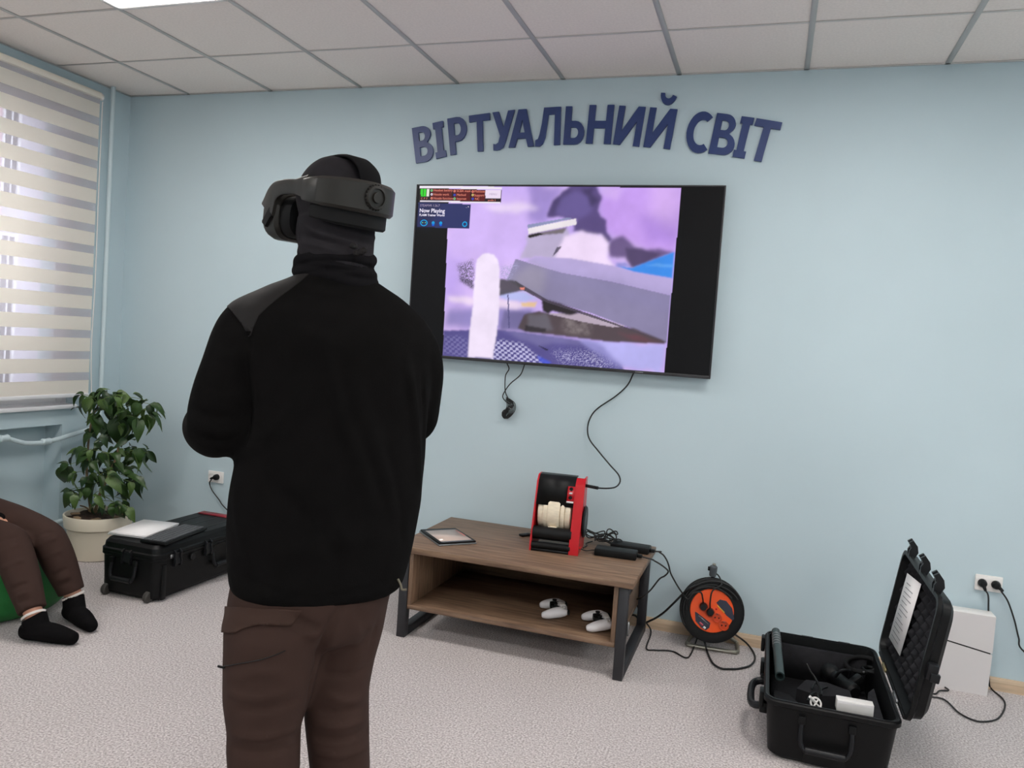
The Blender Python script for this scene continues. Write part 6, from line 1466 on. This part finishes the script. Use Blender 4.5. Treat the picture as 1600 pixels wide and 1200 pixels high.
# visor: curved shell
def vring(y, wx, hz, dz=0.0): return [hp_(x, y - 0.10 * (x / 0.1) ** 2 * 0.18, z + dz) for x, z in rrect(wx, hz, min(wx, hz) * 0.40, 6)]
VZ = -0.012
MB().rings([vring(0.102, 0.165, 0.098, VZ), vring(0.110, 0.182, 0.108, VZ), vring(0.142, 0.186, 0.110, VZ), vring(0.160, 0.176, 0.100, VZ), vring(0.168, 0.150, 0.078, VZ)]).build('visor', M['headset'], hd, auto=0.5)
MB().rings([vring(0.066, 0.150, 0.085, VZ), vring(0.080, 0.160, 0.095, VZ), vring(0.110, 0.158, 0.092, VZ)]).build('face_gasket', M['headset2'], hd, auto=0.5)
for s in (-1, 1):
    band([(s * 0.090, 0.124, -0.004), (s * 0.092, 0.102, 0.032), (s * 0.094, 0.064, 0.046), (s * 0.094, 0.010, 0.048), (s * 0.092, -0.035, 0.048)], (0.032, 0.022, 0.016, 0.016, 0.025), (0.012, 0.012, 0.012, 0.012, 0.016), 'side_arm', M['headset'])
    band([(s * 0.091, 0.122, -0.014), (s * 0.093, 0.108, -0.030)], (0.028, 0.018), (0.010, 0.010), 'arm_bracket', M['headset2'])
ra = [(0.096 * math.sin(a) , -0.030 - 0.098 * math.cos(a), 0.042) for a in np.linspace(-1.62, 1.62, 13)]
rp_ = band(ra, (0.022, 0.030, 0.033, 0.034, 0.033, 0.030, 0.022), (0.016, 0.026, 0.032, 0.034, 0.032, 0.026, 0.016), 'battery_pack', M['headset'])
rb = [(0.090 * math.sin(a), -0.026 - 0.092 * math.cos(a), 0.000) for a in np.linspace(-1.35, 1.35, 11)]
band(rb, (0.014, 0.022, 0.024, 0.022, 0.014), (0.014, 0.022, 0.024, 0.022, 0.014), 'rear_cushion', M['headset2'])
dl = MB().lathe(hp_(0, -0.140, 0.044), -HF, [(0, 0.026), (0.006, 0.026), (0.012, 0.024), (0.013, 0.019), (0.009, 0.018), (0.009, 0.012), (0.014, 0.011), (0.014, 0.0)], 28).build('fit_dial', M['headset'], rp_)
for k in range(22):
    a = k * 2 * PI / 22; MB().box(tuple(hp_(0.0255 * math.cos(a), -0.146, 0.044 + 0.0255 * math.sin(a))), (0.004, 0.004, 0.004), 0.001, 1).build('dial_ridge', M['headset2'], dl)
P_ = [(0, -0.128, 0.070), (0, -0.112, 0.102), (0, -0.070, 0.126), (0, -0.01, 0.129), (0, 0.05, 0.116), (0, 0.095, 0.080), (0, 0.128, 0.040)]
Pc = crom([np.array(p) for p in P_], 6); rs = []
for i, p in enumerate(Pc):
    t = Pc[min(i + 1, len(Pc) - 1)] - Pc[max(i - 1, 0)]; t /= np.linalg.norm(t); o_ = np.cross(np.array((1.0, 0, 0)), t)
    rs.append([hp_(*(p + np.array((x, 0, 0)) + o_ * z)) for x, z in ((-0.027, -0.004), (-0.018, -0.001), (0.018, -0.001), (0.027, -0.004), (0.027, -0.001), (0.018, 0.003), (-0.018, 0.003), (-0.027, -0.001))])
MB().rings(rs).build('top_strap', M['strap'], hd, auto=0.7)

# ------------------------------------------------ bean bag and the seated person
bagm = MB()
bgc = np.array((0.49, -1.33, 0))
pr_ = [(0.0, 0.30), (0.012, 0.37), (0.05, 0.41), (0.12, 0.42), (0.20, 0.40), (0.27, 0.35), (0.32, 0.26), (0.34, 0.14), (0.342, 0.02)]
rs = []
for h, r_ in pr_:
    rs.append([(r_ * math.cos(a) * (1 + 0.03 * math.sin(3 * a + h * 6)), r_ * math.sin(a) * (1 + 0.03 * math.cos(4 * a)), h * (1.0 + (0.45 if math.cos(a) < 0 else 0) * (-math.cos(a)) * (h > 0.1)) ) for a in np.linspace(0, 2 * PI, 41)[:-1]])
bgm = fuse('bean_bag', MB().rings(rs), 0.014, 6)
wrinkle(bgm, [((0.40 * math.cos(a), 0.40 * math.sin(a), 0.03), (0.30 * math.cos(a + .1), 0.30 * math.sin(a + .1), 0.28), 0.02, 0.010 * (-1) ** k) for k, a in enumerate(np.linspace(0, 2 * PI, 15)[:-1])])
bag = tag(link('bean_bag', bgm, None, M['bag'], tuple(bgc)), 'green fabric bean bag under the seated person', 'bean bag')
sb = thing('x', 'x', 'x'); bpy.data.objects.remove(sb)
nK, nA = np.array((0.870, -1.455, 0.405)), np.array((1.098, -1.512, 0.105))       # near knee, ankle
fK, fA = atT(73, 832, 3.60), np.array((1.058, -1.275, 0.115))
nH, fH_ = np.array((0.46, -1.50, 0.400)), np.array((0.46, -1.25, 0.410))
HCs = np.array((0.20, -1.37, 1.075)); sf, sr, su = np.array((0.966, 0.0, -0.259)), np.array((0, -1.0, 0)), np.array((0.259, 0, 0.966))
nF, fF = np.array((0.97, 0.22, 0)), np.array((0.93, -0.32, 0)); nF /= np.linalg.norm(nF); fF /= np.linalg.norm(fF)
def sit_body(mb, g, clothes=None):
    """g widens the figure for clothing"""
    if clothes in (None, 'jacket'):
        for_ = [(np.array((0.42, -1.375, 0.40)), 0.17, 0.115), (np.array((0.37, -1.375, 0.50)), 0.165, 0.11), (np.array((0.30, -1.375, 0.66)), 0.17, 0.11), (np.array((0.245, -1.375, 0.80)), 0.175, 0.11), (np.array((0.225, -1.375, 0.88)), 0.17, 0.09), (np.array((0.22, -1.375, 0.93)), 0.09, 0.065), (np.array((0.215, -1.375, 0.97)), 0.06, 0.058)]
        mb.rings([ering(c, np.array((0, 1, 0)) * (a + g), np.array((0.95, 0, 0.3)) * (b + g), 24, 2.3) for c, a, b in for_])
    nW, fW = atT(-34, 815, 3.5), atT(12, 820, 3.62)
    for sh_, el, wr in ((np.array((0.24, -1.56, 0.85)), np.array((0.46, -1.63, 0.50)), nW), (np.array((0.24, -1.22, 0.80)), np.array((0.40, -1.25, 0.46)), fW)):
        if clothes in (None, 'jacket'): limb(mb, [(sh_, 0.052 + g), ((sh_ + el) / 2, 0.047 + g), (el, 0.040 + g), ((el + wr) / 2, 0.037 + g), (wr - (wr - el) * 0.10 * (clothes is not None), 0.028 + g * 0.8)], 16, 4)
    return nW, fW
bs = MB()
nW, fW = sit_body(bs, 0.0)
for hip, kn, an, ff in ((nH, nK, nA, nF), (fH_, fK, fA, fF)):
    limb(bs, [(hip, 0.078), ((hip + kn) / 2, 0.068), (kn, 0.052), (kn * 0.6 + an * 0.4, 0.052), (an, 0.036), (an * np.array((1, 1, 0)) + UP * 0.05, 0.035)], 16, 4)
    g_ = an * np.array((1, 1, 0))
    limb(bs, [(g_ - ff * 0.03 + UP * 0.040, 0.031), (g_ + ff * 0.07 + UP * 0.042, 0.034), (g_ + ff * 0.175 + UP * 0.028, 0.022)], 14, 4)
limb(bs, [(np.array((0.215, -1.375, 0.93)), 0.056), (np.array((0.205, -1.375, 1.02)), 0.054)], 14, 3)
head_shape(bs, HCs, sf, sr, su)
hand(bs, nW, np.array((0.3, 0.9, -0.1)), np.array((-0.4, 0, -1)), -1, 1.0); hand(bs, fW, np.array((0.1, -1.0, -0.25)), np.array((-0.6, 0, -1)), 1, 1.0)
seat = link('person', fuse('person', bs, 0.005, 3, 0.4), None, M['skin'])
tag(seat, 'person seated on the green bean bag in brown trousers and black socks', 'person')
js = MB(); sit_body(js, 0.016, 'jacket')
jsm = fuse('jacket', js, 0.009, 6); wrinkle(jsm, [], 0.002, 12); link('jacket', jsm, seat, M['jacket'])
ts = MB()
ts.rings([ering(np.array((x, -1.375, z)), np.array((0, 1, 0)) * a, np.array((0.8, 0, 0.5)) * b, 24, 2.3) for x, z, a, b in ((0.50, 0.36, 0.12, 0.08), (0.46, 0.385, 0.19, 0.13), (0.42, 0.42, 0.195, 0.135), (0.38, 0.48, 0.18, 0.12))])
for hip, kn, an, w1 in ((nH, nK, nA, 0.062), (fH_, fK, fA, 0.062)):
    c_ = an + (kn - an) * 0.075
    P_ = [(hip, 0.098), ((hip + kn) / 2, 0.086), (kn - np.array((0.02, 0, 0.012)), 0.074), (kn * 0.8 + c_ * 0.2, 0.074), (kn * 0.45 + c_ * 0.55, 0.070), (c_ + (kn - c_) * 0.1, 0.059), (c_, 0.057)]
    Pm = crom([np.append(p, r) for p, r in P_], 5); ts.tube([p[:3] for p in Pm], [p[3] for p in Pm], 22)
tsm = fuse('trousers', ts, 0.008, 6, 0.5)
fl_ = []
for kn, an in ((nK, nA), (fK, fA)):
    d_ = an - kn
    for t_, s_ in ((0.05, -1), (0.16, 1), (0.35, 1), (0.62, -1), (0.72, 1), (0.80, -1)):
        p = kn + d_ * t_ + np.array((0.045, -0.045, 0.03)); fl_.append((p + np.array((-0.05, -0.03, -0.03)), p + np.array((0.04, 0.03, 0.02)), 0.010, 0.006 * s_))
wrinkle(tsm, fl_, 0.0007, 9); link('trousers', tsm, seat, M['trousers'])
for an, ff, kn in ((nA, nF, nK), (fA, fF, fK)):
    sk = MB(); g_ = an * np.array((1, 1, 0)); up_ = (kn - an) / np.linalg.norm(kn - an)
    limb(sk, [(g_ - ff * 0.03 + UP * 0.041, 0.038), (g_ + ff * 0.03 + UP * 0.046, 0.042), (g_ + ff * 0.10 + UP * 0.042, 0.041), (g_ + ff * 0.175 + UP * 0.031, 0.030)], 18, 4)
    ca = g_ + UP * 0.045 + ff * 0.004; cb2 = an + up_ * 0.006
    fp_ = ff - up_ * (ff @ up_); fp_ /= np.linalg.norm(fp_)
    sk.rings([ering(ca * (1 - t) + cb2 * t + ff * 0.012 * (1 - t), (ff * (1 - t) + fp_ * t) * (0.056 - 0.008 * t), np.cross(UP, ff) * (0.048 - 0.001 * t), 18, 2.0) for t in (0, 0.25, 0.5, 0.75, 1.0)])
    so = link('sock', fuse('sock', sk, 0.005, 2), seat, M['sock'])
    q1, q2, _ = frame_to(up_)
    MB().lathe(cb2 - up_ * 0.004 + ff * 0.000, up_, [(0, 0.0475), (0.003, 0.0490), (0.009, 0.0490), (0.011, 0.0465)], 24, False, False).build('sock_cuff', M['sockband'], so)
ha = MB()
ball(ha, HCs + su * 0.045 - sf * 0.018, (sr * 0.083, sf * 0.097, su * 0.082), 24, 13); ball(ha, HCs - sf * 0.055 - su * 0.01, (sr * 0.074, sf * 0.045, su * 0.075), 18, 9)
link('hair', fuse('hair', ha, 0.007, 3), seat, M['hair'])
for s in (-1, 1):
    e_ = MB(); ball(e_, HCs + sr * 0.031 * s + sf * 0.086 + su * 0.008, (sr * 0.013, sf * 0.010, su * 0.009), 14, 9); eo = e_.build('eye', M['white'], seat, smooth=True)
    e_ = MB(); ball(e_, HCs + sr * 0.031 * s + sf * 0.0925 + su * 0.008, (sr * 0.0055, sf * 0.0045, su * 0.0055), 12, 7); e_.build('iris', M['hair'], eo, smooth=True)
    e_ = MB(); limb(e_, [(HCs + sr * 0.015 * s + sf * 0.098 + su * 0.026, 0.003), (HCs + sr * 0.046 * s + sf * 0.088 + su * 0.027, 0.003)], 8, 3); e_.build('eyebrow', M['hair'], seat, smooth=True)
